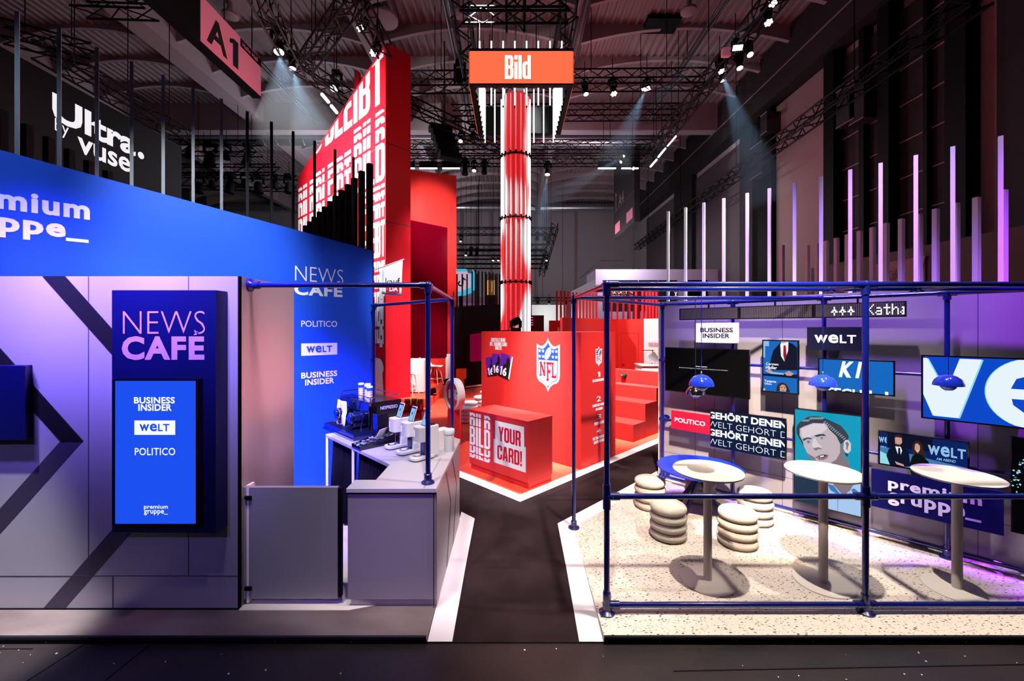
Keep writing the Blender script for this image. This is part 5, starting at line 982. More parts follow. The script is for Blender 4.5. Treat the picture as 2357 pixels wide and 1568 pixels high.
for a,b,y0,y1 in ((0.76,1,949,957),(.55,1,959,977.5),(0,1,979.5,1022),(0,.45,1024,1040),(0,.22,1042,1051)):
    if y1<=978: words_on(lt,FS1,clip(bl,a,b),u0,u1,lf(y1),lf(y0))
    else: words_on(lt,FS1,clip(bl,a,b) if b-a<1 else bl,u0,u1,lf(y1),lf(y0))
lt.build('lettering','print_white',sc2)
q = [FS1.px(*c_) for c_ in ((1140,968),(1206.5,983),(1207,1028.5),(1210.5,1029.5),(1210.5,1088.5),(1136.5,1064),(1136.5,1010),(1140,1010.5))]; vs,fs = fill([q]); MB().add([FS1.p(a,b,.003) for a,b in vs],fs).build('white_panel','print_white',sc2)
lt = MB()
for tx,x0,yt,yb,x1 in (('YOUR',1148,981,1014.5,1199),('CARD!',1145,1023.5,1056,1202)):
    u0,v1 = FS1.px(x0,yt); _,v0 = FS1.px(x0,yb); u1,_ = FS1.px(x1,yt); words_on(lt,FS1,block(tx,.05),u0,u1,v0,v1,.005)
lt.build('lettering','print_red',sc2)
# tiered steps
cT = gz(1457.5,1018.5,zf); uT, vT = V((-.707,.707,0)), V((.707,.707,0)); ts = thing('tiered_seating','red stepped seating block right of the large red box','seating',cT)
def tblock(a0,a1,b0,b1,z0,z1,nm,m_='red_board',kink=0): # a along the front to the left, b into the depth
    P = lambda a,b: cT+uT*a+vT*b; pts = [P(a0,b0),P(a0,b1),P(a1,b1),P(a1,b0)]; return MB().prism([(p.x,p.y) for p in pts],z0,z1).build(nm,m_,ts,bevel=.003)
LT = 2.9
tblock(0,LT,0,.55,zf,.385,'step'); tblock(0,LT,.551,1.10,zf,.78,'step'); tblock(0,LT,1.101,1.45,zf,1.085,'step'); tblock(0,LT,1.451,2.1,zf,.80,'step')
tblock(0,LT,2.101,2.25,zf,1.36,'back_rim'); tblock(1.6,LT,.9,1.101,.78,1.085,'step')
o = MB().lathe([(.0,0),(.11,.02),(.10,.05),(0,.2)],at(1431,868,11.6),16,(.6,-.2,.3)).build('cone_lamp','dark_metal',smooth=40); tag(o,'dark metallic cone lamp lying behind the red steps','lamp')

# ------------------------------------------------------------------ red tower and slab on the stage
struct(MB().prism([(-9,13.1),(-2.62,13.1),(-2.55,20),(-9,20)],zf,.28).build('floor_stage','red_carpet'))
R0 = V((-3.295,13.5,0)); uE = V((.705,.709,0)).normalized(); nE = V((.709,-.705,0)).normalized(); tE = .889; cR = R0-uE*tE
uW_ = nE.copy(); FR = Fr(cR,uW_,-uE); FE = Fr(cR,uE,nE)
tw_ = thing('bild_tower','tall red tower wall covered in huge repeated white words','tower',(cR.x,cR.y,.28))
uL,vL = FR.px(686,408); _,vR = FR.px(887,99); _,vE = FE.px(942,126); uL -= .02
def twp(d0,d1): return [FR.p(uL,.28,-d0),FR.p(0,.28,-d0),FR.p(0,.28,-d1),FR.p(uL,.28,-d1),FR.p(uL,vL,-d0),FR.p(0,vR,-d0),FR.p(0,vE,-d1),FR.p(uL,vL,-d1)]
MB().hexa(twp(0,tE)).build('wall_panel','red_wall',tw_,bevel=.01)
for py_ in (329,510): v = FR.px(887,py_)[1]; MB().fbox(FR,uL,.004,v-.012,v+.012,-.002,.004).build('joint','alu_seam',tw_); MB().fbox(FE,0,tE,v-.012,v+.012,-.002,.004).build('joint','alu_seam',tw_)
rm = block('BILD'); bm_ = block('BLEIBT'); lt = MB()
def rowz(m2,u0,u1,v0,v1):
    # keep the word below the sloping top edge of the wall
    vs = [(u0+(u1-u0)*x, v0+(v1-v0)*y) for x,y in m2[0]]; k = (vR-vL)/(0-uL); bm = bmesh.new(); bv = [bm.verts.new((x,y,0)) for x,y in vs]
    for q_ in m2[1]:
        try: bm.faces.new([bv[i] for i in q_])
        except ValueError: pass
    n_ = V((-k,1,0)).normalized(); bmesh.ops.bisect_plane(bm,geom=bm.verts[:]+bm.edges[:]+bm.faces[:],plane_co=(0,vR-.12,0),plane_no=n_,clear_outer=True)
    bmesh.ops.bisect_plane(bm,geom=bm.verts[:]+bm.edges[:]+bm.faces[:],plane_co=(uL+.05,0,0),plane_no=(-1,0,0),clear_outer=True)
    bm.verts.ensure_lookup_table(); bm.verts.index_update(); lt = MB(); lt.add([FR.p(v_.co.x,v_.co.y,.006) for v_ in bm.verts],[[v_.index for v_ in q_.verts] for q_ in bm.faces]); ok = len(bm.faces); bm.free()
    if ok: lt.build('lettering','print_white',tw_)
def U(px_): return FR.px(px_,500)[0]
def Zc(py_,px_=884): return FR.px(px_,py_)[1]
zA, zB = Zc(236,878), Zc(119,878)
rowz(bm_,U(749),U(883),zA,zB); rowz(rm,U(640),U(741),zA,zB)
def stack(m2,u0,u1,zt,full,tops=(.12,.25,.42),bots=(.42,.25,.12),gap=.10):
    z = zt
    for f in tops: h = full*f*1.0; rowz(clip(m2,1-f,1),u0,u1,z-h,z); z -= h+gap
    rowz(m2,u0,u1,z-full,z); z -= full+gap
    for f in bots: h = full*f; rowz(clip(m2,0,f),u0,u1,z-h,z); z -= h+gap
    return z
# three columns of words, sliced above and below each whole word
cB = block('BILD'); cL = block('BLEIBT')
z = stack(cB,U(815),U(886),Zc(248),Zc(338)-Zc(425),tops=(.10,.20,.34),bots=()); z = stack(cL,U(838),U(886),z-.02,1.15,tops=(.1,.22,.4),bots=()); stack(cL,U(838),U(886),z-.02,1.1,tops=(.3,.4),bots=(.4,))
z = stack(cL,U(728),U(808),Zc(290),1.35,tops=(.1,.22,.4,.6),bots=()); z = stack(cB,U(742),U(808),z,1.3,tops=(.25,.45),bots=(.4,.2)); 
z = stack(cB,U(687),U(724),Zc(300),1.5,tops=(.1,.22,.4,.6),bots=(.4,.25)); stack(cB,U(687),U(724),z,1.3,tops=(.2,.4),bots=())
lt = MB()
for y0,y1 in ((606,688),(690,735),(746,772),(782,800)): lt.fpoly(FR,[(U(874),Zc(y1)),(U(881),Zc(y1)),(U(881),Zc(y0)),(U(874),Zc(y0))],.006)
lt.build('lettering','print_white',tw_); lt = MB()
lt.fpoly(FR,[(U(855),.3),(U(884),.3)]+[(U(884)-.1,Zc(860))]+arc(U(872),Zc(852),.32,.35,0,90)+[(U(855),Zc(826))],.006)
lt.build('lettering','print_white',tw_)
MBp = at(822,160,17.4); FZ = Fr((MBp.x,MBp.y,0),uW_,-uE)
o = MB().fprism(FZ,[(-1.6,.28),(.35,.28),(.35,11.6),(-.0,13.3),(-.25,13.5),(-.3,10),(-1.6,9)],-.15,0).build('red_fin','red_wall'); tag(o,'pointed red panel peeking above the red tower edge','panel')
# slab with dark screen
B0 = V((-2.37,17.7,0)); FK = Fr(B0,uE,nE); sb = thing('red_slab','broad red wall slab with a dark glossy screen behind the tower','partition wall',(B0.x,B0.y,0))
uk,_ = FK.px(930,600); zk = FK.px(1047,403)[1]; zk0 = FK.px(945,401)[1]; MB().fprism(FK,[(uk-2,.0),(0,0),(0,zk),(uk-2,zk0-.2)],-.45,0).build('wall_panel','red_board',sb,bevel=.01)
q = [FK.px(*c_) for c_ in ((925,503),(1029,524.5),(1029,822),(925,826))]; MB().fprism(FK,q[::-1],.0,.03).build('screen','red_gloss',sb)
# furniture on the stage
def cube_table(x0,x1,y0,y1,z1,lab):
    t_ = thing('counter_table',lab,'table',((x0+x1)/2,(y0+y1)/2,.28),'white stage tables'); MB().box(x0,x1,y0,y1,.31,z1).build('body','white_paint',t_,bevel=.006); MB().box(x0+.03,x1-.03,y0+.03,y1-.03,.28,.31).build('plinth','black',t_)
p = at(945,905,14.3); q = at(975.5,905,14.3); cube_table(p.x-.5,q.x,14.3,15.2,1.42,'white high cube table beside the red tower on the stage')
p = at(1013,876,17.3); q = at(1039,876,17.3); cube_table(p.x,q.x,17.3,17.9,1.44,'white high cube table at the right rear of the stage')
def barstool(q,rz,lab):
    t_ = thing('bar_stool',lab,'stool',q,'white bar stools'); z = .70; mb = MB(); n_ = 9; vs = []
    for i in range(n_):
        for j in range(7):
            s_ = i/(n_-1); w_ = (j/6-.5)*2
            if s_ < .55: y = -.22+.40*s_/.55; zz = z+.02*(1-s_/.55)-.02
            else: k = (s_-.55)/.45; y = .18+.10*k; zz = z+.36*k**1.15
            vs.append((q.x+.21*w_*(1-.15*s_), q.y+y-.03*w_*w_*(s_>.55), q.z+zz+.05*w_*w_))
    mb.add(vs,[(i*7+j,i*7+j+1,(i+1)*7+j+1,(i+1)*7+j) for i in range(n_-1) for j in range(6)]); o = mb.build('seat_shell','white_paint',t_,smooth=80); sm = o.modifiers.new('shell','SOLIDIFY'); sm.thickness = .02
    for sx in (-1,1):
        for sy in (-1,1): MB().tube(q+V((sx*.11,sy*.11,z-.02)),q+V((sx*.22,sy*.22,0)),.017,10,.012).build('leg','white_paint',t_,smooth=50)
    MB().path([q+V((sx*.18,sy*.18,.22)) for sx,sy in ((-1,-1),(1,-1),(1,1),(-1,1),(-1,-1))],.008,6).build('foot_rail','white_paint',t_,smooth=50)
    t_.rotation_euler = (0,0,rz); return t_
q = at(1003,880,16.7); bs = barstool(V((q.x,q.y,.28)),0,'white shell bar stool between the two white tables'); bs.rotation_euler = (0,0,1.2)
q = at(945,905,13.95); dup(bs,(q.x-.02,q.y,.28),1.3,'white shell bar stool half hidden by the red tower'); q = at(963,880,16.4); dup(bs,(q.x,q.y,.28),3.0,'white shell bar stool behind the front cube table')
for i,(px_,py_,z_,lb) in enumerate(((1027,886,.28,'small black floor lamp before the rear white table'),(996,910,.28,'small black floor lamp near the stage edge'),(1044,868,.28,'small black floor lamp at the red slab corner'))):
    p = gz(px_,py_,z_); t_ = thing('floor_lamp',lb,'floor lamp',p,'black floor lamps'); MB().box(p.x-.12,p.x+.12,p.y-.06,p.y+.06,z_,z_+.03).build('base','black',t_); MB().bar(p+V((-.08,0,.12)),p+V((.1,0,.17)),.2,.18).build('head','black',t_,bevel=.02); MB().bar(p+V((-.05,0,.03)),p+V((-.05,0,.1)),.03).build('stem','black',t_)
# ring sign on pedestal, stools, snack displays
rp = V((-1.25,9.0,zf)); rs = thing('ring_sign','round red sign with thick white rim on a red pedestal','sign',rp); fd = V((-.80,-.60,0)); zr = 1.08
MB().box(rp.x-.13,rp.x+.13,rp.y-.12,rp.y+.12,zf,.78).build('pedestal','red_board',rs,bevel=.004); MB().box(rp.x-.09,rp.x+.1,rp.y-.08,rp.y+.08,.78,.80).build('foot_plate','white_paint',rs)
RC = V((rp.x,rp.y,zr)); prof = [(.30,-.09),(.345,-.07),(.352,0),(.345,.07),(.30,.09),(.29,0),(.30,-.09)]; MB().lathe(prof,RC,40,fd).build('rim','white_paint',rs,smooth=50); MB().lathe([(0,-.02),(.295,-.02),(.295,.03),(0,.03)],RC,40,fd).build('disc','red_board',rs,smooth=40)
FZ2 = Fr(RC+fd*.032-V((0,0,zr)),V((.60,-.80,0)),fd); lt = MB(); words_on(lt,FZ2,block('BILD'),-.2,.02,zr-.10,zr+.08,.003); lt.build('lettering','print_white',rs); shield(rs,FZ2,.13,zr,.26,True,.003)
q = V((-1.24,11.1,zf)); r1 = stool(q,'white ring stool at the front of the group behind the ring sign','white_paint',grp='white ring stools',r=.21)
for x,y,lb in ((-1.2,11.95,'white ring stool second from the front behind the ring sign'),(-.98,12.9,'white ring stool third from the front beside the red box'),(-.72,12.1,'white ring stool mostly hidden by the red box edge'),(-.86,14.0,'white ring stool rearmost by the black wall')): dup(r1,(x,y,zf),random.uniform(0,6),lb)
sd = thing('snack_display','dark stand with two orange snack cartons by the black wall','display',(-2.03,16.6,zf)); p = V((-2.03,16.6,0)); mat('orange_box','#f06a28',.5); mat('foil_red','#d01818',.15,.5); mat('foil_amber','#c8781c',.2,.4)
MB().box(p.x-.16,p.x+.16,p.y-.15,p.y+.15,zf,.5).build('stand_body','black',sd); MB().box(p.x-.13,p.x+.13,p.y-.17,p.y-.15,.12,.5).build('front_panel','orange_box',sd); MB().prism([(p.x-.19,p.y-.14),(p.x+.15,p.y-.19),(p.x+.19,p.y+.14),(p.x-.15,p.y+.17)],.5,.9).build('carton','orange_box',sd,bevel=.01)
pb = MB().box(-2.75,-2.22,10.2,10.7,zf,.42).build('red_plinth','red_board',bevel=.004); tag(pb,'low red plinth block behind the espresso machine','plinth')
for i,(dx,dy,m_) in enumerate(((-.17,.1,'foil_amber'),(.0,.14,'foil_amber'),(.17,.08,'foil_amber'),(-.19,-.12,'foil_red'),(-.02,-.1,'foil_red'),(.16,-.13,'foil_red'))):
    c = V((-2.49+dx,10.45+dy,.42+(.16 if i<3 else 0)*.0)); h = .30 if i<3 else .2; vs = []
    for k in range(5):
        t = k/4; w_ = .085*(1-.25*abs(t-.5)*2); th = .05*math.sin(math.pi*min(max(t,.04),.96))+.004
        for a in range(8): ang = 2*math.pi*a/8; vs.append((c.x+w_*math.cos(ang)*(1+.1*random.random()),c.y+th*math.sin(ang),c.z+h*t))
    o = MB().add(vs,[(k*8+a,k*8+(a+1)%8,(k+1)*8+(a+1)%8,(k+1)*8+a) for k in range(4) for a in range(8)]+[list(range(8))[::-1],list(range(32,40))]).build('snack_bag',m_,smooth=80)
    tag(o,('amber' if i<3 else 'red')+' foil snack bag standing on the low red plinth, %s of its row'%ORD[i%3],'snack bag','foil snack bags')
# kaufDA flag
fp = thing('flag','white pole flag lettered kaufDA beyond the blue wall end','flag',at(905,650,6.9)); YF2 = 6.9; FFl = Fr((0,YF2,0),(1,0,0),(0,-1,0)); fl_ = lambda x,y: FFl.px(x,y)
MB().tube(at(860,622,7.02),at(930,597,YF2),.011,8).build('pole','white_paint',fp,smooth=40)
vs=[]; nx,ny = 10,8
for i in range(nx):
    for j in range(ny):
        s_,t = i/(nx-1), j/(ny-1); xt,yt = 880+47*s_, 617-18*s_; xb,yb = 880+44*s_, 677+4*s_; x,y = xt+(xb-xt)*t, yt+(yb-yt)*t; u,v = fl_(x,y); vs.append(FFl.p(u,v,.012*math.sin(s_*7+t*2)*t))
o = MB().add(vs,[(i*ny+j,i*ny+j+1,(i+1)*ny+j+1,(i+1)*ny+j) for i in range(nx-1) for j in range(ny-1)]).build('cloth','white_paint',fp,smooth=80); o.modifiers.new('cloth','SOLIDIFY').thickness = .003
lt = MB(); pxw(lt,FFl,text('kauf',.005),888,640,921,658,.02); lt.build('lettering','print_black',fp); u0,u1,v0,v1 = px_rect(FFl,889,657,920,674); lt = MB().fpoly(FFl,rrect(u0,v0,u1,v1,.02),.018).build('tag_patch','print_red',fp); lt = MB(); pxw(lt,FFl,text('DA',.04),897,660,917,671,.022); lt.ball(FFl.p(*FFl.px(892.5,666),.02),.008,8,6).build('lettering','print_white',fp)

# ------------------------------------------------------------------ light column and hanging cube
YC = 11.5; XC = (1187-CX)/F*YC; lc = thing('light_column','tall column of red and white pixel light tubes','light column',(XC,YC,zf))
zt_ = at(1187,205,YC-.4).z; MB().lathe([(.34,.05),(.34,zt_-zf)],(XC,YC,zf),28).build('core','pixel_core',lc,smooth=60)
for i in range(18):
    a = 2*math.pi*(i+.5)/18; MB().tube((XC+.40*math.cos(a),YC+.40*math.sin(a),zf),(XC+.40*math.cos(a),YC+.40*math.sin(a),zt_-.1),.018,8).build('light_tube','pixel_tube',lc,smooth=50)
for py_ in (350,497,648):
    z = at(1187,py_,YC-.4).z; MB().lathe([(.405,-.012),(.42,-.012),(.42,.012),(.405,.012),(.405,-.012)],(XC,YC,z),36).build('clamp_ring','black',lc)
    mb = MB()
    for i in range(18): a = 2*math.pi*(i+.5)/18; p = V((XC+.43*math.cos(a),YC+.43*math.sin(a),z)); mb.bar(p-V((0,0,.05)),p+V((0,0,.05)),.05)
    mb.build('clamp_lattice','black',lc)
hc = thing('hanging_cube','hanging square LED cube showing the word Bild in white on orange','LED sign',(XC+.12,YC,8.5)); x0c, x1c = at(1080,150,10.17).x, at(1320,150,10.17).x; y0c = 10.17; y1c = y0c+(x1c-x0c)*1.05; zb, ztp = at(1187,193,10.17).z, at(1187,117,10.17).z
for (a,b),(c_,d) in (((x0c,y0c),(x1c,y0c+.12)),((x0c,y1c-.12),(x1c,y1c)),((x0c,y0c+.12),(x0c+.12,y1c-.12)),((x1c-.12,y0c+.12),(x1c,y1c-.12))): MB().box(a,c_,b,d,zb,ztp).build('cabinet_frame','black',hc)
FH = Fr((0,y0c,0),(1,0,0),(0,-1,0)); MB().fbox(FH,x0c+.012,x1c-.012,zb+.012,ztp-.012,-.0,.01).build('display','sign_orange',hc)
MB().fbox(Fr((x1c,0,0),(0,1,0),(1,0,0)),y0c+.02,y1c-.02,zb+.012,ztp-.012,0,.01).build('display','sign_orange',hc); MB().fbox(Fr((x0c,0,0),(0,-1,0),(-1,0,0)),-y1c+.02,-y0c-.02,zb+.012,ztp-.012,0,.01).build('display','sign_orange',hc)
MB().fbox(FH,x0c,x1c,ztp,ztp+.05,-.12,.02).build('top_profile','black',hc); MB().fbox(FH,x0c,x1c,zb-.03,zb,-.12,.015).build('bottom_profile','black',hc)
lt = MB(); u0,u1,v0,v1 = px_rect(FH,1162,128,1221.5,182.5); words_on(lt,FH,block('Bild',.05),u0,u1,v0,v1,.014); lt.build('lettering','sign_glow',hc)
for a,b in (((x0c+.14,y0c+.14),(x0c+.2,y1c-.14)),((x1c-.14,y0c+.14),(x1c-.2,y1c-.14))):
    n_ = 24; vs = []
    for i in range(n_+1): t = i/n_; k = .03*math.sin(i*2.1); p = (a[0]+(b[0]-a[0])*t+k, a[1]+(b[1]-a[1])*t); vs += [(*p,zb+.02*math.sin(i)),(*p,ztp)]
    MB().add(vs,[(2*i,2*i+2,2*i+3,2*i+1) for i in range(n_)]).build('drape','dark_metal',hc,smooth=80)
i = 0
tz0 = at(1187,243,10.45).z; tz1 = tz0+1.62; tub = []
rx0, rx1, ry0, ry1 = at(1104,200,10.45).x, at(1293,200,10.45).x, 10.45, 12.55
for k in range(8): tub += [(rx0+(rx1-rx0)*k/7,ry0),(rx0+(rx1-rx0)*k/7,ry1)]
for k in range(1,8): tub += [(rx0,ry0+(ry1-ry0)*k/8),(rx1,ry0+(ry1-ry0)*k/8)]
for x,y in tub:
    MB().tube((x,y,tz0),(x,y,tz1),.02,8).build('light_tube','sign_glow',hc,smooth=50); MB().tube((x,y,tz0-.05),(x,y,tz0),.016,6).build('tube_cap','black',hc)
for x,y in ((x0c+.2,y0c+.06),(x1c-.2,y0c+.06),(x0c+.2,y1c-.06),(x1c-.2,y1c-.06)): MB().tube((x,y,ztp),(x,y,10.3),.012,5).build('hanging_cable','truss_black',hc)
for x,y in tub[:16]: MB().tube((x,y,tz1),(x,y,10.25),.005,4).build('hanging_cord','truss_black',hc)

# ------------------------------------------------------------------ rear stands
# black wall with posts
K0 = V((-2.27,16.9,0)); FB2 = Fr(K0,(.707,.707,0),(.707,-.707,0)); bw2 = thing('black_wall','matt black stand wall left of the light column','partition wall',K0)
zz0, zz1 = FB2.px(1050,707)[1], FB2.px(1151,699.5)[1]; uu1 = FB2.px(1158,800)[0]; MB().fprism(FB2,[(0,0),(uu1,0),(uu1,zz1),(0,zz0)],-.12,0).build('wall_panel','black_paint',bw2)
MB().fbox(FB2,0,uu1,.05,.11,0,.02).build('light_strip','print_white',bw2)
for i,(px_,py_) in enumerate(((1051.9,631),(1064,631),(1075,631),(1087,625),(1094,622),(1098,630),(1101.6,624),(1109.8,625),(1117.7,626),(1119.6,631),(1126,627),(1130,631),(1134.6,628),(1140,631),(1143.7,630),(1150,631))):
    u,v = FB2.px(px_,py_,-.06); o = MB().fbox(FB2,u-.022,u+.022,FB2.px(px_,700)[1]-.3,v,-.08,-.036).build('slat_post','black'); tag(o,'thin black post on the matt black stand wall, %s from the left'%ORD[i],'post','thin posts on the black wall')
q = [FB2.px(*c_,.05) for c_ in ((1083,770),(1111,766),(1111,831),(1083,833))]; mat('magenta_glass','#8a0a50',.12,emit=.25); o = MB().fprism(FB2,q[::-1],.002,.06).build('magenta_screen','magenta_glass'); tag(o,'magenta glossy screen on the black stand wall','screen')
# turquoise app sign and pink stand
YT = 25.0; FTk = Fr((0,YT,0),(1,0,0),(0,-1,0)); tp = lambda x,y: FTk.px(x,y); tk2 = thing('app_sign','turquoise framed sign with a dark music note behind black posts','sign',at(1060,685,YT))
mat('turquoise','#35bfe0',.4,emit=.8); MB().fprism(FTk,[tp(*c_) for c_ in ((1020,681),(1062,681),(1086,672),(1086,630),(1075,628),(1073,619),(1020,619))],-.5,0).build('frame','turquoise',tk2); o = MB().fprism(FTk,[tp(*c_) for c_ in ((1087,667),(1093,667),(1093,627),(1087,619))],-.6,-.1).build('side_panel','turquoise',tk2)
MB().fprism(FTk,[tp(*c_) for c_ in ((1025,669),(1060,671),(1070,667),(1083,662),(1083,632),(1078,630),(1076,626),(1025,626))],.0,.02).build('face_panel','lit_lilac' if 'lit_lilac' in M else mat('lit_lilac','#c9b8d0',.5,emit=.75),tk2)
nx_,ny_ = tp(1060.5,653); k = (tp(1067,640)[0]-tp(1054,640)[0])/13; lt = MB(); vs,fs = fill([arc(nx_,ny_,6.5*k,6.5*k,100,360,24)+[(nx_+6.5*k,ny_+14*k),(nx_+4*k,ny_+14*k),(nx_+3.2*k,ny_)]+arc(nx_,ny_,3.2*k,3.2*k,350,100,24)]); lt.add([FTk.p(a,b,.03) for a,b in vs],fs); lt.fpoly(FTk,[(nx_+4*k,ny_+14*k),(nx_+6.5*k,ny_+14*k),(nx_+12*k,ny_+9*k),(nx_+12*k,ny_+6.5*k),(nx_+6.5*k,ny_+9.5*k)],.03); lt.build('note_logo','print_black',tk2)
MB().box(at(1060,680,YT).x-.1,at(1060,680,YT).x+.1,YT+.1,YT+.3,0,at(1060,680,YT).z+.2).build('stem','black',tk2)
ps = thing('pink_stand','pink walled distant stand below the music note sign','partition wall',at(1100,757,27)); a,b = at(1030,684,27), at(1152,684,27); MB().box(a.x,b.x,27,28,0,a.z).build('wall_panel','pink_panel',ps); MB().box(a.x,b.x,26.95,27,a.z-.5,a.z-.44).build('edge_strip','print_white',ps)
yp = at(1130,665,26.5); o = MB().box(at(1121,660,26.5).x,at(1141,660,26.5).x,26.5,26.6,0,at(1130,645,26.5).z).build('poster_board','maroon'); tag(o,'dark board carrying the orange picture far behind','board'); em('pic_orange','#f0a040',.9); em('pic_cream','#fff2d0',1.0)
pc = thing('lit_poster','small glowing orange and cream picture far behind black posts','poster',at(1131,660,26.4)); a,b = at(1121,645,26.4), at(1141,679,26.4); MB().box(a.x,b.x,26.4,26.45,b.z,a.z).build('display','pic_orange',pc); MB().add([(a.x+.2,26.39,b.z+.2),(a.x+.35,26.39,b.z+.2),(a.x+.4,26.39,a.z-.1),(a.x+.22,26.39,a.z-.1)],[(0,1,2,3)]).build('picture','pic_cream',pc)
# pale lit wall far behind, right of the column
o = MB().box(at(1224,740,39).x,at(1302,740,39).x,39,39.5,0,at(1250,702,39).z).build('pale_wall','white_paint'); tag(o,'pale brightly lit stand wall far behind right of the light column','partition wall')
glow('far_stand_lamp',(at(1262,700,37).x,36.5,3.6),190,(.95,1,.95),.6)
dk = thing('dark_booth_panel','dark red panel with glowing pink lines right of the light column','panel',at(1235,757,20)); a,b = at(1222,726,20), at(1252,764,20); MB().box(a.x,b.x,20,20.2,0,a.z).build('body_panel','maroon',dk); em('neon_pink','#ff4a90',2)
for py_ in (731,737,743,748): p,q = at(1222,py_,19.98), at(1227,py_,19.98); MB().bar(p,q,.03).build('light_strip','neon_pink',dk)
ab = MB().box(at(1266,735,19).x,at(1325,735,19).x,19,19.6,0,at(1280,738,19).z).build('red_cabinet','red_board'); tag(ab,'low red cabinet with dark grille behind the large red box','cabinet')
o = MB()
for i in range(12): x = at(1281+3.3*i,757,18.98).x; o.box(x,x+.035,18.96,18.99,at(1280,764,19).z,at(1280,754,19).z)
o.build('grille','print_white',ab)
# rear red wall with door, corrugated white wall with neon
A2 = V((5.88,18.5,0)); FD = Fr(A2,(.707,-.707,0),(-.707,-.707,0)); rw = thing('rear_red_wall','bright red rear wall with a flush door and red posts','partition wall',A2); zD = FD.px(1482,734)[1]; uD = FD.px(1423,800)[0]
MB().fbox(FD,uD,0,0,zD,-.12,0).build('wall_panel','red_board',rw); D2 = FD.p(uD,0,0); FD2 = Fr(D2,(.707,.707,0),(.707,-.707,0)); uD2 = -4.2
FD2 = Fr(D2,(.707,.707,0),(-.707,.707,0)); FD2.n = V((.707,-.707,0)); MB().fbox(FD2,uD2,0,0,zD,-.12,0).build('wall_panel','red_board',rw)
d0,d1 = FD.px(1429.5,800)[0], FD.px(1470,800)[0]; zt2 = FD.px(1450,767)[1]; dr = MB().fbox(FD,d0+.01,d1-.01,.02,zt2-.01,0,.006).build('door','red_board',rw); mb = MB()
mb.fbox(FD,d0,d0+.012,.02,zt2,.0,.004).fbox(FD,d1-.012,d1,.02,zt2,.0,.004).fbox(FD,d0,d1,zt2-.012,zt2,0,.004).build('door_gap','black',rw); hp = FD.px(1433,838.5); MB().bar(FD.p(hp[0],hp[1],.03),FD.p(hp[0]+.12,hp[1],.03),.025).build('handle','chrome',dr)
wc = thing('corrugated_wall','white corrugated wall with a pink neon word beside the red door wall','partition wall',A2); vs = []; n_ = 60
for i in range(n_+1): u = .0+1.9*i/n_; vs += [FD.p(u,0,.02*math.sin(i*1.6)),FD.p(u,zD,.02*math.sin(i*1.6))]
MB().add(vs,[(2*i,2*i+2,2*i+3,2*i+1) for i in range(n_)]).build('wall_panel','white_paint',wc,smooth=50)
em('neon_word','#ff9ad8',3); ns = thing('neon_sign','pink neon lettering on the white corrugated wall','neon sign',FD.p(.3,2,.1)); lt = MB(); u0,v1 = FD.px(1492,776,.08); u1,v0 = FD.px(1526,788,.08); words_on(lt,FD,text('bsmerle',.01),u0,u1,v0,v1,.08); lt.build('lettering','neon_word',ns); MB().bar(FD.p(u0,v0-.06,.06),FD.p(u1,v0-.06,.06),.04).build('backing_rail','pink_panel',ns)
for i,(px_,py_) in enumerate(((1281.8,670),(1291,669),(1299.4,670),(1307.6,671),(1319,673),(1327.5,673),(1335,673),(1343,673),(1350.7,675),(1358,675),(1365.5,675),(1373,675),(1407.6,672),(1421,672),(1434.7,672),(1449.5,672))):
    fr = FD2 if px_ > 1324 and 0 else None; Y_ = 18.9-.0*i if px_<1400 else 19.6; p = at(px_,py_,Y_); 
    if px_ >= 1325: u,v = FD2.px(px_ if px_<1423 else 1422,py_,-.06); 
    o = (MB().box(p.x-.04,p.x+.04,Y_-.04,Y_+.04,0,p.z)).build('slat_post','red_wall'); tag(o,'red post behind the low red walls, %s from the left of the row'%ORD[i],'post','red posts behind the red walls')
for i,(px_,py_) in enumerate(((1464.7,672),(1480,649),(1489,672),(1496.5,672),(1504,672),(1512,672))):
    u,v = FD.px(px_,py_,-.06); o = MB().fbox(FD,u-.05,u+.05,zD+.001,v,-.11,-.01).build('slat_post','red_wall'); tag(o,'red post standing on the rear red and white wall, %s from the left'%ORD[i],'post','red posts on the rear wall')
for i,px_ in enumerate((1446.5,1459,1471,1493,1500,1508)):
    p = at(px_,670,20.6); o = MB().box(p.x-.05,p.x+.05,20.55,20.65,0,p.z).build('slat_post','dark_red'); tag(o,'darker red post of the rearmost row, %s from the left'%ORD[i],'post','darker red posts at the rear')
ds = thing('white_desk','white desk with dark openings behind the red steps','desk',at(1498,868,12.6)); p = at(1475,860,12.6); q = at(1532,860,12.2); zt3 = at(1480,842.5,12.5).z
MB().box(p.x,q.x,12.5,13.2,.008,zt3).build('body','white_paint',ds,bevel=.005); MB().box(p.x-.03,q.x,12.46,13.2,zt3,zt3+.03).build('worktop','white_gloss',ds); MB().box(p.x+.06,p.x+.3,12.49,12.5,zt3-.42,zt3-.2).build('opening','black',ds); MB().box(p.x+.52,q.x-.04,12.49,12.5,zt3-.42,zt3-.12).build('opening','black',ds)
o = MB().bar(at(1498,822,12.8),at(1511,840,12.8),.03,.25).build('tablet_stand','white_paint'); o.location.z = zt3+.03; tag(o,'white tilted tablet stand on the white desk','tablet stand')
o = MB().tube((q.x-.15,12.9,zt3+.03),(q.x-.15,12.9,zt3+.45),.012,8).bar((q.x-.45,12.9,zt3+.45),(q.x-.1,12.9,zt3+.45),.02).build('camera_stand','dark_metal'); tag(o,'thin dark T shaped stand on the white desk','stand')
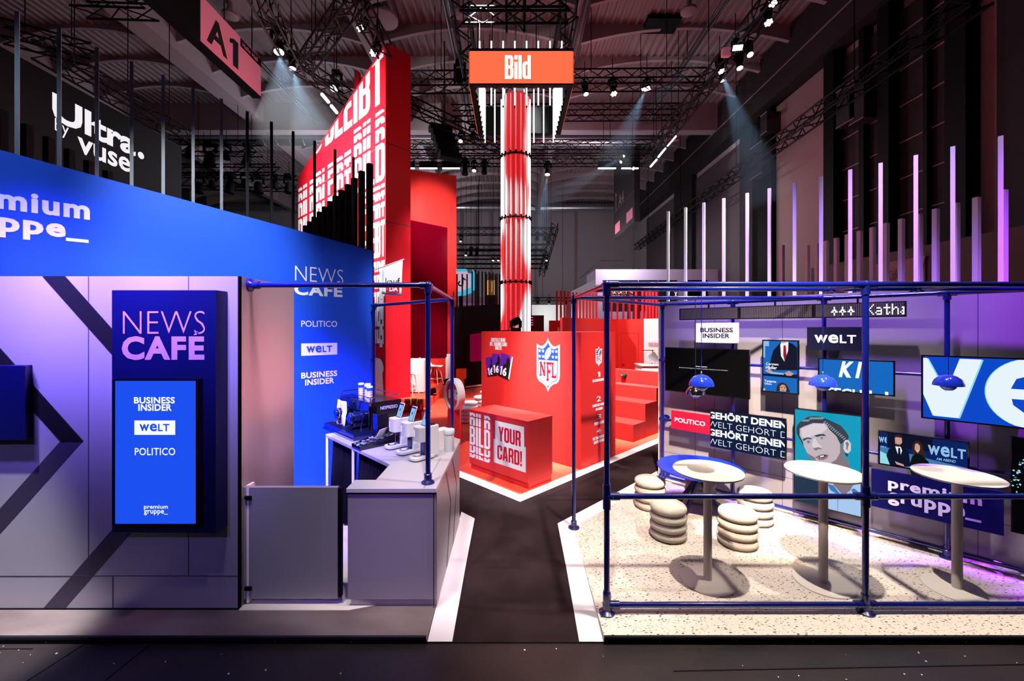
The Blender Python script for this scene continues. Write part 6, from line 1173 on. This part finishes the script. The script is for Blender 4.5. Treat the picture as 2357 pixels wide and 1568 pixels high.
# lilac booth with banners
YL = 25.0; FLi = Fr((0,YL,0),(1,0,0),(0,-1,0)); lb = thing('lilac_booth','pale lilac fascia booth with dark film banners behind the red posts','booth',at(1500,757,YL)); x0,x1 = at(1371,650,YL).x, at(1708,650,YL).x; zT = at(1500,620,YL).z
MB().box(x0,x1,YL,YL+3,0,zT).build('fascia_body','lilac_wall',lb); a = at(1324,668,33); MB().prism([(x0-.01,YL),(x0-.01,YL+3),(a.x,33),(a.x-.3,33)],0,zT-.6).build('side_wall','white_paint',lb)
for a_,b_ in ((1388,1468),(1470,1513),(1515,1558)): u0,u1,v0,v1 = px_rect(FLi,a_,645,b_,715); MB().fbox(FLi,u0,u1,v0,v1,0,.04).build('banner_panel','hall_dark',lb)
lt = MB(); pxw(lt,FLi,text('TARGARYEN',.01),1399,669,1456,677,.05); pxw(lt,FLi,text('ECKT IN DIR',.01),1401,680,1460,687,.05); lt.build('lettering','sign_letter',lb)
lt = MB(); pxw(lt,FLi,text('X',.04),1551,672,1558,684,.06); lt.build('lettering','sign_letter',lb)
u0,u1,v0,v1 = px_rect(FLi,1583,645,1628,690); MB().fbox(FLi,u0,u1,v0,v1,0,.05).build('doorway_panel','black',lb); MB().path([at(1335,668,32)+V((0,0,.9)),at(1382,600,YL)+V((0,0,0)),at(1440,600,YL)],.02,5).build('roof_rail','dark_metal',lb)
glow('booth_lamp',(at(1440,650,23.5).x,23.2,6.6),420,(.9,.85,1),.4)
# wayfinding signs and the black letter wall
hs = thing('hall_sign','large hanging hall sign lettered A1 with pink face','hanging sign',(-9.7,14.5,11.4)); XS = -9.72; ya = XS*F/(460-CX); yb = XS*F/(600-CX); FA1 = Fr((XS,0,0),(0,1,0),(1,0,0)); zb1 = FA1.px(600,228)[1]; zt1 = zb1+1.55; zb1 = FA1.px(600,222)[1]
MB().box(XS-.3,XS,ya-5.0,yb,zb1-.08,zt1).build('box_body','black',hs); MB().fbox(FA1,ya+.02,yb-.02,zb1,zt1-.02,0,.02).build('face_panel','sign_pink',hs)
lt = MB(); 
def a1(m2,xa,xb,ya_,yb_,fr): u0 = fr.px(xa,ya_)[0]; u1 = fr.px(xb,ya_)[0]; words_on(lt,fr,m2,u0,u1,fr.px(xa,yb_)[1],fr.px(xa,ya_)[1],.025)
va = FA1.px(505,52)[1]; vb = FA1.px(478,110)[1]; 
words_on(lt,FA1,text('A',.03),FA1.px(474,100)[0],FA1.px(522,100)[0],zb1+.18,zb1+1.12,.025); words_on(lt,FA1,block('1'),FA1.px(527,120)[0],FA1.px(547,120)[0],zb1+.18,zb1+1.12,.025); lt.build('lettering','print_black',hs)
uq = FA1.px(552,120)[0]; MB().fbox(FA1,uq,yb-.02,zt1-.34,zt1-.04,.02,.03).build('small_strip','black',hs); lt = MB(); words_on(lt,FA1,text('Halle Hall',.01),uq+.1,yb-.25,zt1-.28,zt1-.12,.035); lt.build('lettering','sign_pink',hs)
for y in (ya+.3,yb-.3): MB().tube((XS-.15,y,zt1),(XS-.15,y,15.4),.02,5).build('hanging_cable','truss_black',hs)
s4 = thing('direction_sign','dark hanging direction sign with A4 and pale pictograms','hanging sign',(7.5,28,10)); X4 = 7.5; y0_,y1_ = X4*F/(1460-CX), X4*F/(1413-CX); F4 = Fr((X4,0,0),(0,-1,0),(-1,0,0)); zb4 = F4.px(1417,548)[1]; zt4 = zb4+5.2
MB().box(X4,X4+.35,y0_,y1_,zb4,zt4).build('box_body','hall_dark',s4); lt = MB(); pp = lambda xa,ya_,xb,yb_: (F4.px(xa,ya_)[0],F4.px(xb,ya_)[0],F4.px(xa,yb_)[1],F4.px(xa,ya_)[1])
words_on(lt,F4,text('A4',.0),*pp(1424,452,1436,477),.01); lt.build('lettering','pale_panel',s4); lt = MB(); u,v = F4.px(1418,462); lt.fbox(F4,u-.05,u+.05,v-.7,v+.5,0,.01).fpoly(F4,[(u-.3,v+.25),(u,v+.6),(u+.3,v+.25),(u,v+.42)],.012); lt.build('arrow_mark','pale_panel',s4)
for xa,ya_,xb,yb_ in ((1416,521,1427,543),(1442,495,1456,518)): u0,u1,v0,v1 = pp(xa,ya_,xb,yb_); MB().fbox(F4,u0,u1,v0+.1,v1+.1,0,.01).build('pictogram_panel','sign_pink',s4)
MB().fbox(F4,F4.px(1413,500)[0],F4.px(1460,500)[0],zb4+1.9,zb4+1.95,0,.012).build('divider','alu_seam',s4)
for y in (y0_+.5,y1_-.5): MB().tube((X4+.17,y,zt4-.05),(X4+.17,y,15.4),.03,5).build('hanging_cable','truss_black',s4)
FU = Fr((-14.3,0,0),(0,1,0),(1,0,0)); uw = thing('letter_wall','black LED wall with huge white letters Ultra. by Vuse','LED sign',(-14.3,14,0)); y1u = -14.3*F/(418-CX); ztu = FU.px(418,337)[1]
MB().box(-15.0,-14.3,10.2,y1u,0,ztu).build('wall_panel','black',uw); lt = MB(); U0,U1 = FU.px(118,300)[0], FU.px(318,300)[0]; v0_ = FU.px(300,352)[1]; v1_ = FU.px(146,223)[1]
vb_ = FU.px(206,314)[1]; ch_ = FU.px(193,250)[1]-FU.px(193,309)[1]; words_on(lt,FU,text('Ultra',.035),FU.px(120,300)[0],FU.px(312,300)[0],vb_,vb_+ch_); lt.build('lettering','sign_letter',uw)
lt = MB(); lt.lathe([(.0,0),(.13,0.0),(.13,.01),(0,.01)],FU.p(FU.px(324,358)[0],FU.px(324,358)[1],.004),16,FU.n); lt.build('lettering','sign_letter',uw)
v_ = FU.px(150,312)[1]; words_on(MB(),FU,text('by',.0),FU.px(126,310)[0],FU.px(158,310)[0],v_-.1,v_+.42).build('lettering','sign_letter',uw)
v_ = FU.px(292,392)[1]; words_on(MB(),FU,text('vuse',.02),FU.px(178,340)[0],FU.px(300,340)[0],v_-.06,v_+.46).build('lettering','sign_letter',uw)
kw = thing('maroon_wall','dark maroon stand wall with a pale poster at the far right','partition wall',(8.8,9,0)); FKf = Fr((8.8,0,0),(0,-1,0),(-1,0,0)); MB().box(8.8,9.0,4,12.2,0,4.28).build('wall_panel','maroon',kw)
ya_,yb_ = 8.8*F/(2132-CX), 8.8*F/(2018-CX); MB().box(8.77,8.8,ya_,yb_,2.5,4.05).build('poster','pale_panel',kw); lt = MB(); words_on(lt,FKf,text('Käfer',.02),-8.8*F/(2046-CX),-8.8*F/(2082-CX),3.62,3.86,.035)
lt.path([FKf.p(-8.8*F/(2105-CX)+.1*k-.1,2.9+.28*k+.1*math.sin(k*2),.035) for k in range(5)],.008,5); lt.build('lettering','maroon',kw)
